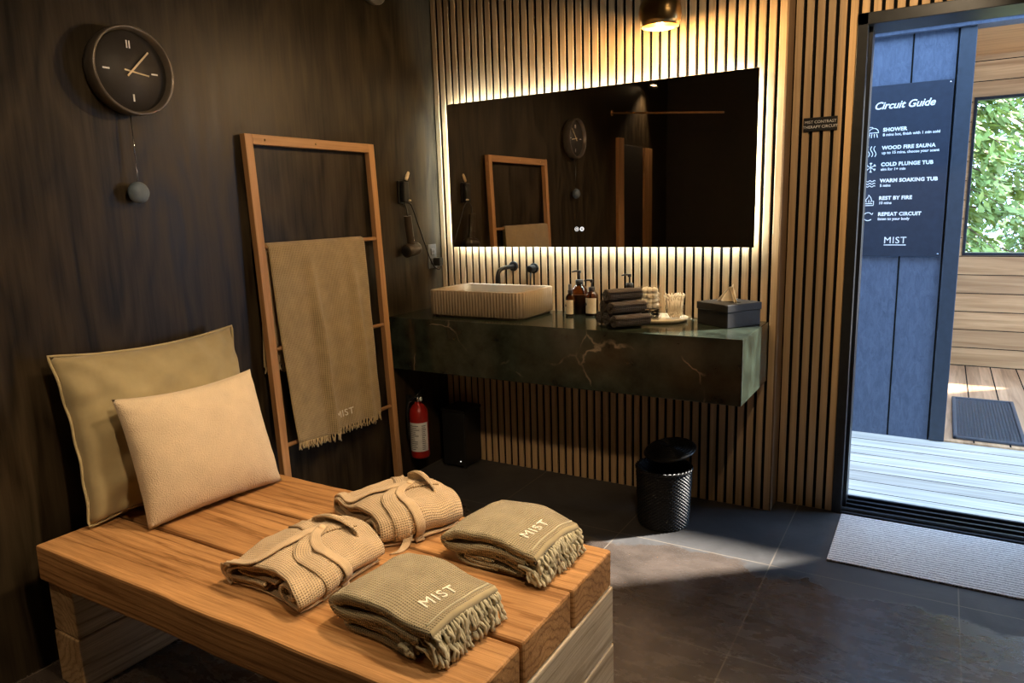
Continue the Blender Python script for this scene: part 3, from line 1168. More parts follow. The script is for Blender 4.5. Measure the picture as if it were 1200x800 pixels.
# ------------------------------------------------------------------ ROLLED ROBES
def robe(label, loc, rz, seed, sx, sy, sz):
    root = thing('folded_bathrobe', label, 'bathrobe', loc, rz, 'folded waffle bathrobes on the bench')
    D = 0.29 * sy

    def warp(u, v, z):
        t = v / D                                     # 0 front .. 1 back
        env = 1 - 0.10 * (2 * t - 1) ** 4
        lift = 1 + 0.16 * math.sin(PI * min(1, max(0, t))) + 0.06 * math.sin(u * 14 + seed)
        front = max(0, 0.25 - t) / 0.25
        p = Vector((u * sx * env + 0.012 * math.sin(t * 4 + seed), v + 0.018 * math.sin(u * 13 + seed), z * sz * lift * (1 - 0.10 * front)))
        k = min(1.0, z / 0.03)
        d = Vector((nz(p, 11, seed) * 0.008, nz(p, 9, seed + 3) * 0.012, (nz(p, 12, seed + 7) * 0.012 + nz(p, 30, seed) * 0.003) * k))
        q = p + d
        q.z = max(q.z, 0.001)
        return q
    mb = MB()
    prof = [(0.085, 0.040, 0), (0.108, 0.046, 0), (0.110, 0.062, 0), (0.085, 0.070, 0), (0.055, 0.062, 0), (0.048, 0.040, 0),
            (0.066, 0.022, 0), (0.100, 0.017, 0), (0.132, 0.028, 0), (0.146, 0.050, 0), (0.138, 0.074, 0), (0.110, 0.088, 0),
            (0.060, 0.092, 0), (0.0, 0.094, 0), (-0.060, 0.090, 0), (-0.110, 0.080, 0), (-0.142, 0.064, 0), (-0.152, 0.044, 0),
            (-0.140, 0.028, 0), (-0.11, 0.028, 0), (-0.07, 0.036, 0), (-0.02, 0.038, 0)]
    ribbon(mb, smooth_path(prof, 5), 0.012, 0, D, 30, warp)
    prof2 = [(0.13, 0.009, 0), (0.06, 0.007, 0), (0.0, 0.007, 0), (-0.09, 0.007, 0), (-0.138, 0.010, 0), (-0.14, 0.018, 0), (-0.10, 0.018, 0), (-0.02, 0.020, 0)]
    ribbon(mb, smooth_path(prof2, 5), 0.008, 0.006, D - 0.01, 24, warp)
    prof3 = [(0.02, 0.052, 0), (-0.04, 0.052, 0), (-0.10, 0.050, 0), (-0.122, 0.058, 0), (-0.10, 0.068, 0), (-0.04, 0.074, 0), (0.02, 0.076, 0)]
    ribbon(mb, smooth_path(prof3, 5), 0.009, 0.008, D - 0.02, 24, warp)
    # soft filling so that the bundle is closed behind its layers
    prof4 = [(-0.12, 0.045, 0), (0.0, 0.05, 0), (0.12, 0.045, 0)]
    ribbon(mb, smooth_path(prof4, 6), 0.060, 0.05, D - 0.03, 10, warp)
    body = mb.build('robe_body', M['robe'], root)
    bv = bvh_of(body)
    zc = 0.045 * sz

    def hit(v, phi, off):
        d = Vector((math.cos(phi), 0, math.sin(phi)))
        c = Vector((0, v, zc))
        h = bv.ray_cast(c + d * 0.5, -d)
        if h[0] is None or (h[0] - c).dot(d) < 0:
            p = c + Vector((d.x * 0.14 * sx, 0, d.z * 0.05 * sz))
        else:
            p = h[0]
        p = p + d * off
        p.z = max(p.z, 0.003)
        return p

    def band(path, width, name, off=0.006, mat=M['belt'], thick=0.004):
        pts = smooth_path([(a, b, 0) for a, b in path], 10)
        mbb = MB()
        rows = []
        P = [hit(p.x, p.y, off) for p in pts]
        # soften the path
        for _ in range(2):
            P = [P[0]] + [(P[i - 1] + P[i] * 2 + P[i + 1]) / 4 for i in range(1, len(P) - 1)] + [P[-1]]
        s = 0.0
        prev = None
        for i, p in enumerate(P):
            t = (P[min(i + 1, len(P) - 1)] - P[max(i - 1, 0)]).normalized()
            ph = pts[i].y
            nrm = Vector((math.cos(ph), 0, math.sin(ph)))
            if nrm.z > 0.3:
                nrm = Vector((nrm.x * 0.4, 0, nrm.z)).normalized()
            sd_ = nrm.cross(t).normalized()
            nrm = t.cross(sd_).normalized()
            if prev is not None:
                s += (p - prev).length
            prev = p
            row = []
            for q in (-1, -0.5, 0, 0.5, 1):
                c = p + sd_ * (width / 2 * q)
                ccx = Vector((0, c.y, zc))
                d = (c - ccx)
                dl = d.length
                h = bv.ray_cast(ccx + d / dl * 0.5, -d / dl)
                if h[0] is not None:
                    rr = (h[0] - ccx).length + off
                    c = ccx + d / dl * max(rr, dl - 0.004)
                c.z = max(c.z, 0.002)
                row.append((c, nrm))
            rows.append((row, s))
        top, bot = [], []
        for row, s in rows:
            top.append([mbb.bm.verts.new(c + n_ * thick / 2) for c, n_ in row])
            bot.append([mbb.bm.verts.new(c - n_ * thick / 2) for c, n_ in row])

        def quad(vs4, uvs4):
            f = mbb.bm.faces.new(vs4)
            f.smooth = True
            for lp, uv in zip(f.loops, uvs4):
                lp[mbb.uv].uv = uv
        for i in range(len(rows) - 1):
            s0, s1 = rows[i][1], rows[i + 1][1]
            for j in range(4):
                w0, w1 = j * width / 4, (j + 1) * width / 4
                quad((top[i][j], top[i][j + 1], top[i + 1][j + 1], top[i + 1][j]), ((s0, w0), (s0, w1), (s1, w1), (s1, w0)))
                quad((bot[i][j], bot[i + 1][j], bot[i + 1][j + 1], bot[i][j + 1]), ((s0, w0), (s1, w0), (s1, w1), (s0, w1)))
            for j in (0, 4):
                quad((top[i][j], top[i + 1][j], bot[i + 1][j], bot[i][j]), ((s0, 0), (s1, 0), (s1, 0.004), (s0, 0.004)))
        for i in (0, len(rows) - 1):
            for j in range(4):
                quad((top[i][j], top[i][j + 1], bot[i][j + 1], bot[i][j]), ((0, 0), (0.01, 0), (0.01, 0.004), (0, 0.004)))
        return mbb.build(name, mat, root)
    r = math.radians
    yk = D * 0.66
    # belt from the knot forward and over to the left-front, and over to the right side
    band([(yk, r(92)), (D * 0.46, r(100)), (D * 0.22, r(108)), (D * 0.06, r(128)), (D * 0.03, r(160)), (D * 0.05, r(195))], 0.024, 'belt', 0.008)
    band([(yk + 0.01, r(94)), (D * 0.55, r(76)), (D * 0.46, r(52)), (D * 0.44, r(25)), (D * 0.47, r(0)), (D * 0.50, r(-20))], 0.026, 'belt', 0.009)
    # lapel bands that meet at the knot
    band([(D * 0.95, r(112)), (D * 0.80, r(106)), (yk, r(95)), (D * 0.42, r(70)), (D * 0.30, r(42)), (D * 0.28, r(15)), (D * 0.30, r(-10))], 0.042, 'lapel', 0.004, M['robe'], 0.005)
    band([(D * 0.95, r(68)), (D * 0.80, r(76)), (yk, r(90)), (D * 0.60, r(112)), (D * 0.66, r(140)), (D * 0.74, r(165))], 0.036, 'lapel', 0.003, M['robe'], 0.005)
    # collar standing at the back
    mc = MB()

    def cf(a, b):
        u = -0.085 + 0.17 * a
        e = math.sin(PI * a)
        base = hit(D * 0.90, PI / 2 - u * 5, 0.0).z
        return Vector((u * sx, D * (0.80 + 0.10 * e) - 0.035 * b * e, base - 0.006 + (0.014 + 0.030 * e * sz) * math.sin(b * PI * 0.62)))
    mc.grid(cf, 20, 8, (0.18, 0.05))
    co = mc.build('collar', M['robe'], root)
    sm = co.modifiers.new('thick', 'SOLIDIFY')
    sm.thickness = 0.007
    sm.offset = 0
    # loop where the belt is tied
    mk = MB()
    zt = hit(yk, PI / 2, 0.0).z
    puff_ = bmesh.new()
    bmesh.ops.create_icosphere(puff_, subdivisions=2, radius=0.011)
    for v in puff_.verts:
        v.co = Vector((v.co.x * 1.15 + nz(v.co, 60, seed) * 0.004, yk + v.co.y * 0.8, zt + 0.010 + v.co.z * 0.6))
    for f in puff_.faces:
        f.smooth = True
    mk.add(puff_)
    mk.build('belt_knot', M['belt'], root)
    return root


robe('oatmeal waffle robe tied with its belt nearer the front edge of the bench', (0.948, -2.088, BZ + 0.001), math.radians(-4), 1.7, 1.02, 1.04, 0.80)
rb2 = robe('oatmeal waffle robe with belt end trailing, lying toward the rear of the bench', (0.905, -1.712, BZ + 0.001), math.radians(-27), 6.2, 1.08, 0.92, 0.92)
mbt = MB()


def tail(a, b):
    p = smooth_path([(0.155, 0.10, 0.045), (0.172, 0.085, 0.020), (0.182, 0.065, 0.006), (0.185, 0.040, 0.005)], 5)
    q = p[min(int(round(a * (len(p) - 1))), len(p) - 1)]
    return q + Vector((0.006, 0.024, 0.0)) * (b - 0.5)


mbt.grid(tail, 15, 3, (0.1, 0.024))
tl = mbt.build('belt_end', M['belt'], rb2)
sm = tl.modifiers.new('thick', 'SOLIDIFY')
sm.thickness = 0.004

# ------------------------------------------------------------------ LADDER RACK with hanging towel
lad = thing('ladder_rack', 'tall leaning wooden ladder rack holding a khaki towel', 'ladder rack', (0.08, -0.885, 0))
LY0, LY1, LZ = -1.244, -0.525, 1.652


def lx(z):
    return 0.024 + (1 - z / LZ) * 0.060        # front face leans to the wall


def lad_box(name, y0, y1, z0, z1, mat, dep=0.028):
    mb = MB()
    mb.box((0, y0, z0), (dep, y1, z1), 0.002)
    for v in mb.bm.verts:
        v.co.x += lx(v.co.z) - dep + 0.012
        v.co -= Vector(lad.location)
    return mb.build(name, mat, lad)


lad_box('rail', LY0, LY0 + 0.036, 0, LZ, M['ladder'])
lad_box('rail', LY1 - 0.036, LY1, 0, LZ, M['ladder'])
lad_box('top_bar', LY0 + 0.036, LY1 - 0.036, LZ - 0.038, LZ, M['rung'])
RZ = (1.228, 0.826, 0.430)
for rz_ in RZ:
    mb = MB()
    mb.tube([(lx(rz_), LY0 + 0.01, rz_), (lx(rz_), LY1 - 0.01, rz_)], 0.0085, 12)
    for v in mb.bm.verts:
        v.co -= Vector(lad.location)
    mb.build('rung', M['rung'], lad)
for yy in (-1.15, -0.885):
    mb = MB()
    mb.lathe([(0, 0.0), (0.005, 0), (0.004, 0.002), (0, 0.003)], 10, Matrix.Translation((lx(LZ - 0.02) + 0.012, yy, LZ - 0.019)) @ Matrix.Rotation(PI / 2, 4, 'Y'))
    for v in mb.bm.verts:
        v.co -= Vector(lad.location)
    mb.build('screw_head', M['brass'], lad)

ht = thing('hanging_towel', 'khaki waffle towel with fringe hanging over the wooden ladder rack', 'towel', (0.08, -0.92, 0))
RX, RZ0 = lx(1.228), 1.228
TY0, TY1 = -1.195, -0.652


def hang(a, b):
    """a across (0 near, 1 far), b along: 0 back hem .. rung .. 1 front hem"""
    back = 0.46
    y_top = TY0 + (TY1 - TY0) * a
    r = 0.0135
    if b < 0.36:
        t = 1 - b / 0.36                      # 0 at the rung, 1 at hem
        z = RZ0 - t * (0.47 + 0.0 * a)
        x = RX - r - 0.004 * t + 0.003 * math.sin(a * 14)
        y = y_top - 0.03 * t - 0.018
    elif b < 0.40:
        t = (b - 0.36) / 0.04
        ang = PI - t * PI
        x = RX + r * math.cos(ang)
        z = RZ0 + r * math.sin(ang)
        y = y_top - 0.018 * (1 - t)
    else:
        t = (b - 0.40) / 0.60
        z = RZ0 - t * (0.805 - 0.012 * (1 - a) + 0.01 * math.sin(a * 5))
        fold = math.sin(a * 9.5 + 0.9 + 0.5 * t) * 0.5 + 0.5
        ridge = math.exp(-((a - 0.36 - 0.07 * t) / 0.045) ** 2) + 0.9 * math.exp(-((a - 0.80 - 0.04 * t) / 0.05) ** 2) - 0.5 * math.exp(-((a - 0.55) / 0.1) ** 2)
        x = RX + r + t * 0.046 + 0.036 * ridge * min(1, t * 2.2) + 0.004 * fold * t + nz((a * 3, t * 4, 2), 1.0, 3) * 0.008 * t
        narrow = 0.045 * t * t
        y = y_top + (0.5 - a) * 2 * narrow * (0.6 if a < 0.5 else 0.2) - 0.004 * t
        y += 0.030 * math.exp(-((a - 0.42) / 0.14) ** 2) * t * (-0.3)
    return Vector((x, y, z)) - Vector(ht.location)


mb = MB()
mb.grid(hang, 60, 110, (0.55, 1.30))
o = mb.build('towel_body', M['towel_hung'], ht)
sm = o.modifiers.new('thick', 'SOLIDIFY')
sm.thickness = 0.005
sm.offset = 0
for hemb in (1.0, 0.0):
    fm = MB()
    for i in range(64):
        a = (i + 0.5) / 64
        p = hang(a, hemb)
        ln = random.uniform(0.026, 0.040)
        pts = [p + Vector((0, 0, 0.004))]
        for q in range(1, 4):
            pts.append(p + Vector((random.uniform(-0.003, 0.003), random.uniform(-0.004, 0.004), -ln * q / 3)))
        fm.tube(pts, [0.0034, 0.0030, 0.0034, 0.0022], 5)
    fm.build('fringe', M['fringe_hung'], ht)
bvt = bvh_of(o)


def hdrape(p, dz):
    h = bvt.ray_cast(Vector((0.5, p.y, p.z)), Vector((-1, 0, 0)))
    x = h[0].x if h[0] else 0.05
    return Vector((x + 0.0036 + dz, p.y, p.z))


text_obj('embroidery', 'MIST', 0.042, M['thread'], ht, Vector((0, -0.935, 0.468)) - Vector(ht.location), (0, 1, 0.06), (0, -0.06, 1), hdrape,
         bold=0.0, extrude=0.0010, space=1.15)

# ------------------------------------------------------------------ VANITY COUNTER
CT, CB, CD, CX = 0.845, 0.588, 0.455, 1.692
ctr = MB()
ctr.box((0.002, -CD, CB), (CX, -0.001, CT), 0.0025, 2)
ctr = ctr.build('vanity_counter', M['marble'])
tag(ctr, 'long floating dark green marble vanity counter under the lit mirror', 'counter')

# basin
bs = thing('vessel_sink', 'fluted beige stone vessel sink on the left of the marble counter', 'sink', (0.437, -0.20, CT))
BWx, BWy, BH = 0.258, 0.165, 0.127


def rrect(hx, hy, r, n=14):
    pts = []
    for cx_, cy_, a0 in ((hx - r, hy - r, 0), (-hx + r, hy - r, PI / 2), (-hx + r, -hy + r, PI), (hx - r, -hy + r, 3 * PI / 2)):
        for i in range(n + 1):
            a = a0 + PI / 2 * i / n
            pts.append(Vector((cx_ + r * math.cos(a), cy_ + r * math.sin(a))))
    return pts


def fluted(hx, hy, r, pitch=0.0165, depth=0.0045, sub=8):
    base = rrect(hx, hy, r, 10)
    base.append(base[0])
    L = [0]
    for a, b in zip(base, base[1:]):
        L.append(L[-1] + (b - a).length)
    n = int(round(L[-1] / pitch))
    N = n * sub
    out = []
    j = 0
    for i in range(N):
        s = L[-1] * i / N
        while L[j + 1] < s:
            j += 1
        t = (s - L[j]) / max(1e-9, L[j + 1] - L[j])
        p = base[j].lerp(base[j + 1], t)
        tg = (base[j + 1] - base[j]).normalized() if (base[j + 1] - base[j]).length > 1e-9 else Vector((1, 0))
        nr = Vector((tg.y, -tg.x))
        h = abs(math.sin(PI * i / sub))
        out.append((p, nr, h))
    return out


mb = MB()
fl_ = fluted(BWx, BWy, 0.045)
N = len(fl_)


def ring_at(hx, hy, r, z):
    """resampled rounded rectangle with N points"""
    ff = fluted_smooth(hx, hy, r, N)
    return [mb.bm.verts.new((p.x, p.y, z)) for p in ff]


def fluted_smooth(hx, hy, r, N):
    base = rrect(hx, hy, r, 10)
    base.append(base[0])
    L = [0]
    for a, b in zip(base, base[1:]):
        L.append(L[-1] + (b - a).length)
    out = []
    j = 0
    for i in range(N):
        s = L[-1] * i / N
        while L[j + 1] < s:
            j += 1
        t = (s - L[j]) / max(1e-9, L[j + 1] - L[j])
        out.append(base[j].lerp(base[j + 1], t))
    return out


def fl_ring(z, k, inset=0.0):
    return [mb.bm.verts.new((p.x + n_.x * (h * 0.005 * k - inset), p.y + n_.y * (h * 0.005 * k - inset), z)) for p, n_, h in fl_]


rings = [ring_at(BWx - 0.025, BWy - 0.025, 0.03, 0.0), ring_at(BWx - 0.012, BWy - 0.012, 0.04, 0.0), ring_at(BWx - 0.012, BWy - 0.012, 0.04, 0.008),
         fl_ring(0.009, 0.6, 0.003), fl_ring(0.012, 1), fl_ring(BH - 0.003, 1), fl_ring(BH, 0.7, 0.001),
         ring_at(BWx - 0.018, BWy - 0.018, 0.035, BH + 0.0005), ring_at(BWx - 0.021, BWy - 0.021, 0.033, BH - 0.004),
         ring_at(BWx - 0.032, BWy - 0.032, 0.03, 0.045), ring_at(BWx - 0.055, BWy - 0.055, 0.03, 0.028), ring_at(0.02, 0.02, 0.0195, 0.022)]
for a, b in zip(rings, rings[1:]):
    for i in range(N):
        j = (i + 1) % N
        f = mb.bm.faces.new((a[i], a[j], b[j], b[i]))
        f.smooth = True
mb.bm.faces.new(rings[-1])
mb.bm.faces.new(rings[0][::-1])
mb.build('basin', M['sink'], bs)
MB().lathe([(0, 0.0245), (0.018, 0.0245), (0.019, 0.022), (0, 0.022)], 20).build('drain', M['black'], bs)

# wall spout and mixer
sp = thing('wall_spout', 'matte black wall spout curving down over the sink', 'faucet', (0.451, 0.0, 1.060))
RXW = Matrix.Rotation(PI / 2, 4, 'X')
MB().lathe([(0, 0), (0.025, 0), (0.025, 0.008), (0.023, 0.010), (0.011, 0.010)], 28, RXW).build('wall_flange', M['black'], sp)
MB().tube(smooth_path([(0, -0.004, 0), (0, -0.06, 0.0), (0, -0.11, -0.002), (0, -0.145, -0.014), (0, -0.160, -0.040), (0, -0.162, -0.070)], 6), 0.0105, 14).build('spout', M['black'], sp)
hx_ = thing('wall_mixer', 'matte black single lever mixer handle on slats right of the spout', 'faucet handle', (0.568, 0.0, 1.052))
MB().lathe([(0, 0), (0.025, 0), (0.025, 0.008), (0.023, 0.010), (0.011, 0.010)], 28, RXW).build('wall_flange', M['black'], hx_)
MB().lathe([(0.017, 0.009), (0.017, 0.050), (0.015, 0.053), (0, 0.053)], 24, RXW).build('handle_body', M['black'], hx_)
MB().tube([(0, -0.040, -0.008), (0.003, -0.046, -0.040), (0.007, -0.056, -0.078)], [0.005, 0.004, 0.0035], 10).build('lever', M['black'], hx_)


# ------------------------------------------------------------------ BOTTLES
def bottle(label, x, y, h, r, pump='pump', rot=0.0, lab=True):
    root = thing('pump_bottle', label, 'bottle', (x, y, CT), rot, 'amber bottles on the counter')
    hb = h * (0.70 if pump == 'pump' else 0.74)
    prof = [(0, 0.001), (r * 0.9, 0.0), (r, 0.004), (r, hb * 0.74), (r * 0.93, hb * 0.82), (r * 0.62, hb * 0.92), (r * 0.40, hb * 0.96), (r * 0.40, hb)]
    MB().lathe(prof, 28).build('bottle_body', M['amber'], root)
    MB().lathe([(0, 0.004), (r * 0.90, 0.004), (r * 0.90, hb * 0.62), (0, hb * 0.62)], 24).build('liquid', M['soap'], root)
    if lab:
        mb = MB()
        mb.grid(lambda a, b: Vector(((r + 0.0008) * math.cos(-2.35 + a * 1.9), (r + 0.0008) * math.sin(-2.35 + a * 1.9), hb * (0.10 + 0.60 * b))), 18, 2)
        lb = mb.build('label_wrap', M['label'], root)
        mb = MB()
        ang = -2.35
        for k in range(14):
            pass
        mb.grid(lambda a, b: Vector(((r + 0.0016) * math.cos(-2.25 + 0.28 * b * math.cos(a * 2 * PI)), (r + 0.0016) * math.sin(-2.25 + 0.28 * b * math.cos(a * 2 * PI)),
                                     hb * 0.46 + r * 0.28 * b * math.sin(a * 2 * PI))), 16, 3)
        mb.build('label_seal', M['blackplastic'], lb)
    c = r * 0.46
    MB().lathe([(c, hb - 0.004), (c * 1.08, hb), (c * 1.08, hb + h * 0.075), (c * 0.8, hb + h * 0.085), (c * 0.4, hb + h * 0.09)], 20).build('collar', M['blackplastic'], root)
    zt = h
    st = MB()
    st.tube([(0, 0, hb + h * 0.08), (0, 0, zt - 0.008)], max(0.0028, r * 0.12), 10)
    if pump == 'pump':
        st.box((-0.007, -0.007, zt - 0.016), (0.007, 0.007, zt - 0.002), 0.002)
        st.tube([(0, 0, zt - 0.006), (-0.018, -0.006, zt - 0.005), (-0.034, -0.011, zt - 0.009)], [0.005, 0.0042, 0.003], 8)
        st.build('pump_head', M['blackplastic'], root)
    else:
        st.lathe([(r * 0.36, hb + h * 0.08), (r * 0.36, zt - 0.002), (r * 0.30, zt), (0, zt)], 16)
        st.build('clear_cap', M['grey'], root)
    return root


bottle('tallest amber pump bottle standing behind the smallest bottle beside the sink', 0.842, -0.060, 0.208, 0.038, rot=0.1, lab=False)
bottle('smallest amber bottle with cream label and no pump spout, nearest the sink', 0.829, -0.135, 0.148, 0.0225, 'mist')
bottle('medium amber pump bottle with cream label left of the dark rolled towels', 0.916, -0.085, 0.170, 0.030)
bottle('amber pump bottle half hidden behind the dark rolled towels', 1.098, -0.075, 0.198, 0.034, lab=False)

# ------------------------------------------------------------------ ROLLED DARK TOWELS
AX = math.radians(48)
ax_d = Vector((math.cos(AX), math.sin(AX), 0))
row_d = Vector((-math.sin(AX), math.cos(AX), 0))
front_c = Vector((1.212, -0.352, CT))
RR, RP, RL = 0.0300, 0.074, 0.155


def roll_mesh(seed):
    mb = MB()
    turns = 2.6
    prof = []
    nn = 70
    for i in range(nn + 1):
        t = i / nn
        th = t * turns * 2 * PI
        r = 0.006 + (RR - 0.0045 - 0.006) * t
        prof.append((r * math.cos(th - 1.2), r * math.sin(th - 1.2), 0))

    def warp(u, v, z):
        p = Vector((u, v, z))
        return Vector((v, u * 1.20 + nz(p, 25, seed) * 0.0022, z * 0.95 + nz(p, 25, seed + 5) * 0.0022)) + Vector((nz((u, 0, z), 60, seed) * 0.006 * (1 if abs(v) > RL / 2 - 0.02 else 0), 0, 0))
    ribbon(mb, prof, 0.0082, -RL / 2, RL / 2, 22, warp)
    return mb


rows = [(0, 0, 'dark rolled towel at the front of the bottom row'),
        (1, 0, 'dark rolled towel in the middle of the bottom row, under both upper rolls'),
        (2, 0, 'dark rolled towel at the back of the bottom row, toward the sink'),
        (0.5, 1, 'dark rolled towel at the front of the second row'),
        (1.5, 1, 'dark rolled towel at the back of the second row'),
        (1.0, 2, 'dark rolled towel alone on top of the pile')]
for i, (rw, lv, lab) in enumerate(rows):
    c = front_c + row_d * RP * rw + Vector((0, 0, RR * 0.99 + lv * 0.0505))
    rt = thing('rolled_towel', lab, 'towel', c, AX + random.uniform(-0.05, 0.05), 'rolled dark towels on the counter')
    roll_mesh(i * 3.1).build('roll', M['darktowel'], rt)

# ------------------------------------------------------------------ TRAY, ACRYLIC BOX, SWABS
tray = MB()
tray.lathe([(0, 0.0), (0.095, 0.0), (0.108, 0.005), (0.112, 0.016), (0.109, 0.017), (0.104, 0.009), (0.09, 0.007), (0, 0.007)], 48)
tray = tray.build('round_tray', M['tray'], loc=(1.268, -0.125, CT))
tag(tray, 'round cream tray under the clear cotton containers', 'tray')
TZ = CT + 0.0075
ac = thing('cotton_organiser', 'clear two-level acrylic box of cotton pads standing on the round tray', 'organiser', (1.215, -0.125, TZ), math.radians(8))
HX, HY, AH = 0.045, 0.040, 0.142
t = 0.0025
mb = MB()
mb.box((-HX, -HY, 0), (HX, -HY + t, AH))
mb.box((-HX, HY - t, 0), (HX, HY, AH))
mb.box((-HX, -HY + t, 0), (-HX + t, HY - t, AH))
mb.box((HX - t, -HY + t, 0), (HX, HY - t, AH))
mb.box((-HX + t, -HY + t, 0), (HX - t, HY - t, t))
mb.build('acrylic_wall', M['clear'], ac)
sh = MB()
sh.box((-HX + t, -HY + t, 0.045), (HX - t, HY - t, 0.048))
sh.box((-0.001, -HY + t, t), (0.001, HY - t, 0.045))
sh.build('divider', M['chrome'], ac)


def puff(mb, c, r, seed, squash=0.75):
    tmp = bmesh.new()
    bmesh.ops.create_icosphere(tmp, subdivisions=2, radius=r)
    for v in tmp.verts:
        d = 1 + 0.28 * nz(v.co / r, 2.2, seed)
        v.co = Vector((v.co.x * d, v.co.y * d, v.co.z * d * squash)) + Vector(c)
    for f in tmp.faces:
        f.smooth = True
    mb.add(tmp)


for k in range(22):
    lx_, ly_ = (k % 3 - 1) * 0.0225, ((k // 3) % 2) * 0.030 - 0.015
    lz = 0.060 + (k // 6) * 0.0215 + random.uniform(-0.003, 0.003)
    lx_ += random.uniform(-0.001, 0.001)
    mb = MB()
    puff(mb, (0, 0, 0), 0.0155, k * 1.7, 0.85)
    cr = math.radians(8)
    X_, Y_ = lx_ * math.cos(cr) - ly_ * math.sin(cr), lx_ * math.sin(cr) + ly_ * math.cos(cr)
    o = mb.build('cotton_ball', M['cotton'], loc=(1.215 + X_, -0.125 + Y_, TZ + lz), rot=(random.random() * 3, random.random() * 3, 0))
    tag(o, 'white cotton ball in the upper level of the clear box', 'cotton ball', 'cotton balls in the clear box')
for k in range(8):
    mb = MB()
    rr_ = 0.0145
    mb.tube([(rr_ * math.cos(a * PI / 10), rr_ * math.sin(a * PI / 10), 0) for a in range(20)], 0.0032, 8, closed=True)
    lx_ = (-0.022 if k % 2 == 0 else 0.022)
    ly_ = (-0.016, 0.016)[(k // 2) % 2]
    cr = math.radians(8)
    X_, Y_ = lx_ * math.cos(cr) - ly_ * math.sin(cr), lx_ * math.sin(cr) + ly_ * math.cos(cr)
    o = mb.build('hair_tie', M['elastic'], loc=(1.215 + X_, -0.125 + Y_, TZ + 0.0115 + (k // 4) * 0.0145), rot=(0.35 if k % 2 else -0.3, 0.3 * (k % 3 - 1), 0))
    tag(o, 'black hair tie in the lower level of the clear box', 'hair tie', 'hair ties in the clear box')
cup = MB()
cup.lathe([(0, 0), (0.040, 0), (0.0415, 0.003), (0.0415, 0.060), (0.039, 0.060), (0.039, 0.004), (0, 0.004)], 32)
cup = cup.build('swab_cup', M['clear'], loc=(1.318, -0.100, TZ))
tag(cup, 'clear cup packed with cotton swabs on the right of the round tray', 'cup')
mb = MB()
mb.tube([(0, 0, 0), (0, 0, 0.080)], 0.0013, 6)
mb.lathe([(0, 0.074), (0.0022, 0.076), (0.0028, 0.082), (0.0022, 0.089), (0, 0.090)], 8)
mb.lathe([(0, -0.001), (0.002, 0.0), (0.0028, 0.005), (0.002, 0.012), (0, 0.013)], 8)
swab0 = mb.build('cotton_swab', M['swab'])
first = True
rnd = random.Random(5)
for k in range(70):
    a = k * 2.39996
    rad = 0.029 * math.sqrt((k + 0.5) / 70)
    o = swab0 if first else swab0.copy()
    if not first:
        COL.objects.link(o)
    first = False
    o.location = (1.318 + rad * math.cos(a), -0.100 + rad * math.sin(a), TZ + 0.006 + rnd.uniform(0, 0.018))
    o.rotation_euler = (-math.sin(a) * rad * 5.5 + rnd.uniform(-0.08, 0.08), math.cos(a) * rad * 5.5 + rnd.uniform(-0.08, 0.08), 0)
    tag(o, 'cotton swab standing in the clear cup', 'cotton swab', 'cotton swabs in the clear cup')

# ------------------------------------------------------------------ TISSUE BOX
tb = thing('tissue_box', 'black leatherette lidded tissue box at the right end of the counter', 'tissue box', (1.580, -0.245, CT), math.radians(57))
TLx, TLy = 0.185, 0.185
MB().box((0.003, 0.003, 0), (TLx - 0.003, TLy - 0.003, 0.085), 0.003).build('box_body', M['leather'], tb)
lid = MB().box((0, 0, 0.064), (TLx, TLy, 0.095), 0.003).build('lid', M['leather'], tb)
box('slot', (TLx / 2 - 0.012, 0.035, 0.0945), (TLx / 2 + 0.012, TLy - 0.035, 0.0958), M['felt'], lid, bev=0)
mb = MB()


def tis(a, b):
    u = a * 2 - 1
    w = (1 - b) ** 0.8
    x = u * 0.062 * w + 0.014 * b
    y = 0.012 * math.sin(u * 4 + b * 2) * w + 0.012 * (b - 0.3)
    return Vector((TLx / 2 + y, TLy / 2 - x, 0.090 + 0.078 * b * (1 - 0.18 * u * u)))


mb.grid(tis, 18, 14, (0.1, 0.07))


def tis2(a, b):
    u = a * 2 - 1
    w = (1 - b) ** 0.9
    return Vector((TLx / 2 + 0.020 * math.cos(u * 2.2) * w - 0.004 + 0.010 * (b - 0.3), TLy / 2 - u * 0.058 * w - 0.004 * b, 0.090 + 0.062 * b * (1 - 0.1 * u)))


mb.grid(tis2, 18, 14, (0.1, 0.07))
o = mb.build('tissue', M['tissue'], tb)
sm = o.modifiers.new('thick', 'SOLIDIFY')
sm.thickness = 0.0012

# ------------------------------------------------------------------ MIRROR with LED back light
mr = thing('lit_mirror', 'wide rectangular backlit mirror on the slatted wall over the counter', 'mirror', (0.867, 0.0, 1.513))
MX, MZ = 0.7625, 0.3555
MYF = -0.036
MB().box((-MX, MYF, -MZ), (MX, MYF + 0.005, MZ), 0.001, 1).build('mirror_glass', M['mirror'], mr)
mb = MB()
ins = 0.045
mb.box((-MX + ins, MYF + 0.0055, -MZ + ins), (MX - ins, -0.0005, MZ - ins), 0.001, 1)
mb.build('back_box', M['blackplastic'], mr)
M['led'] = glow('led_strip', (0.78, 0.95, 0.98), STRIP_E)
ls = MB()
e0, e1 = ins - 0.014, ins - 0.001
for a, b in (((-MX + e0, 0, MZ - e1), (MX - e0, 0, MZ - e0)), ((-MX + e0, 0, -MZ + e0), (MX - e0, 0, -MZ + e1)),
             ((-MX + e0, 0, -MZ + e1), (-MX + e1, 0, MZ - e1)), ((MX - e1, 0, -MZ + e1), (MX - e0, 0, MZ - e1))):
    ls.box((a[0], -0.026, a[2]), (b[0], -0.010, b[2]))
ls.build('led_strip', M['led'], mr)
M['icon'] = glow('touch_icon_light', (0.8, 0.9, 1.0), 0.8)
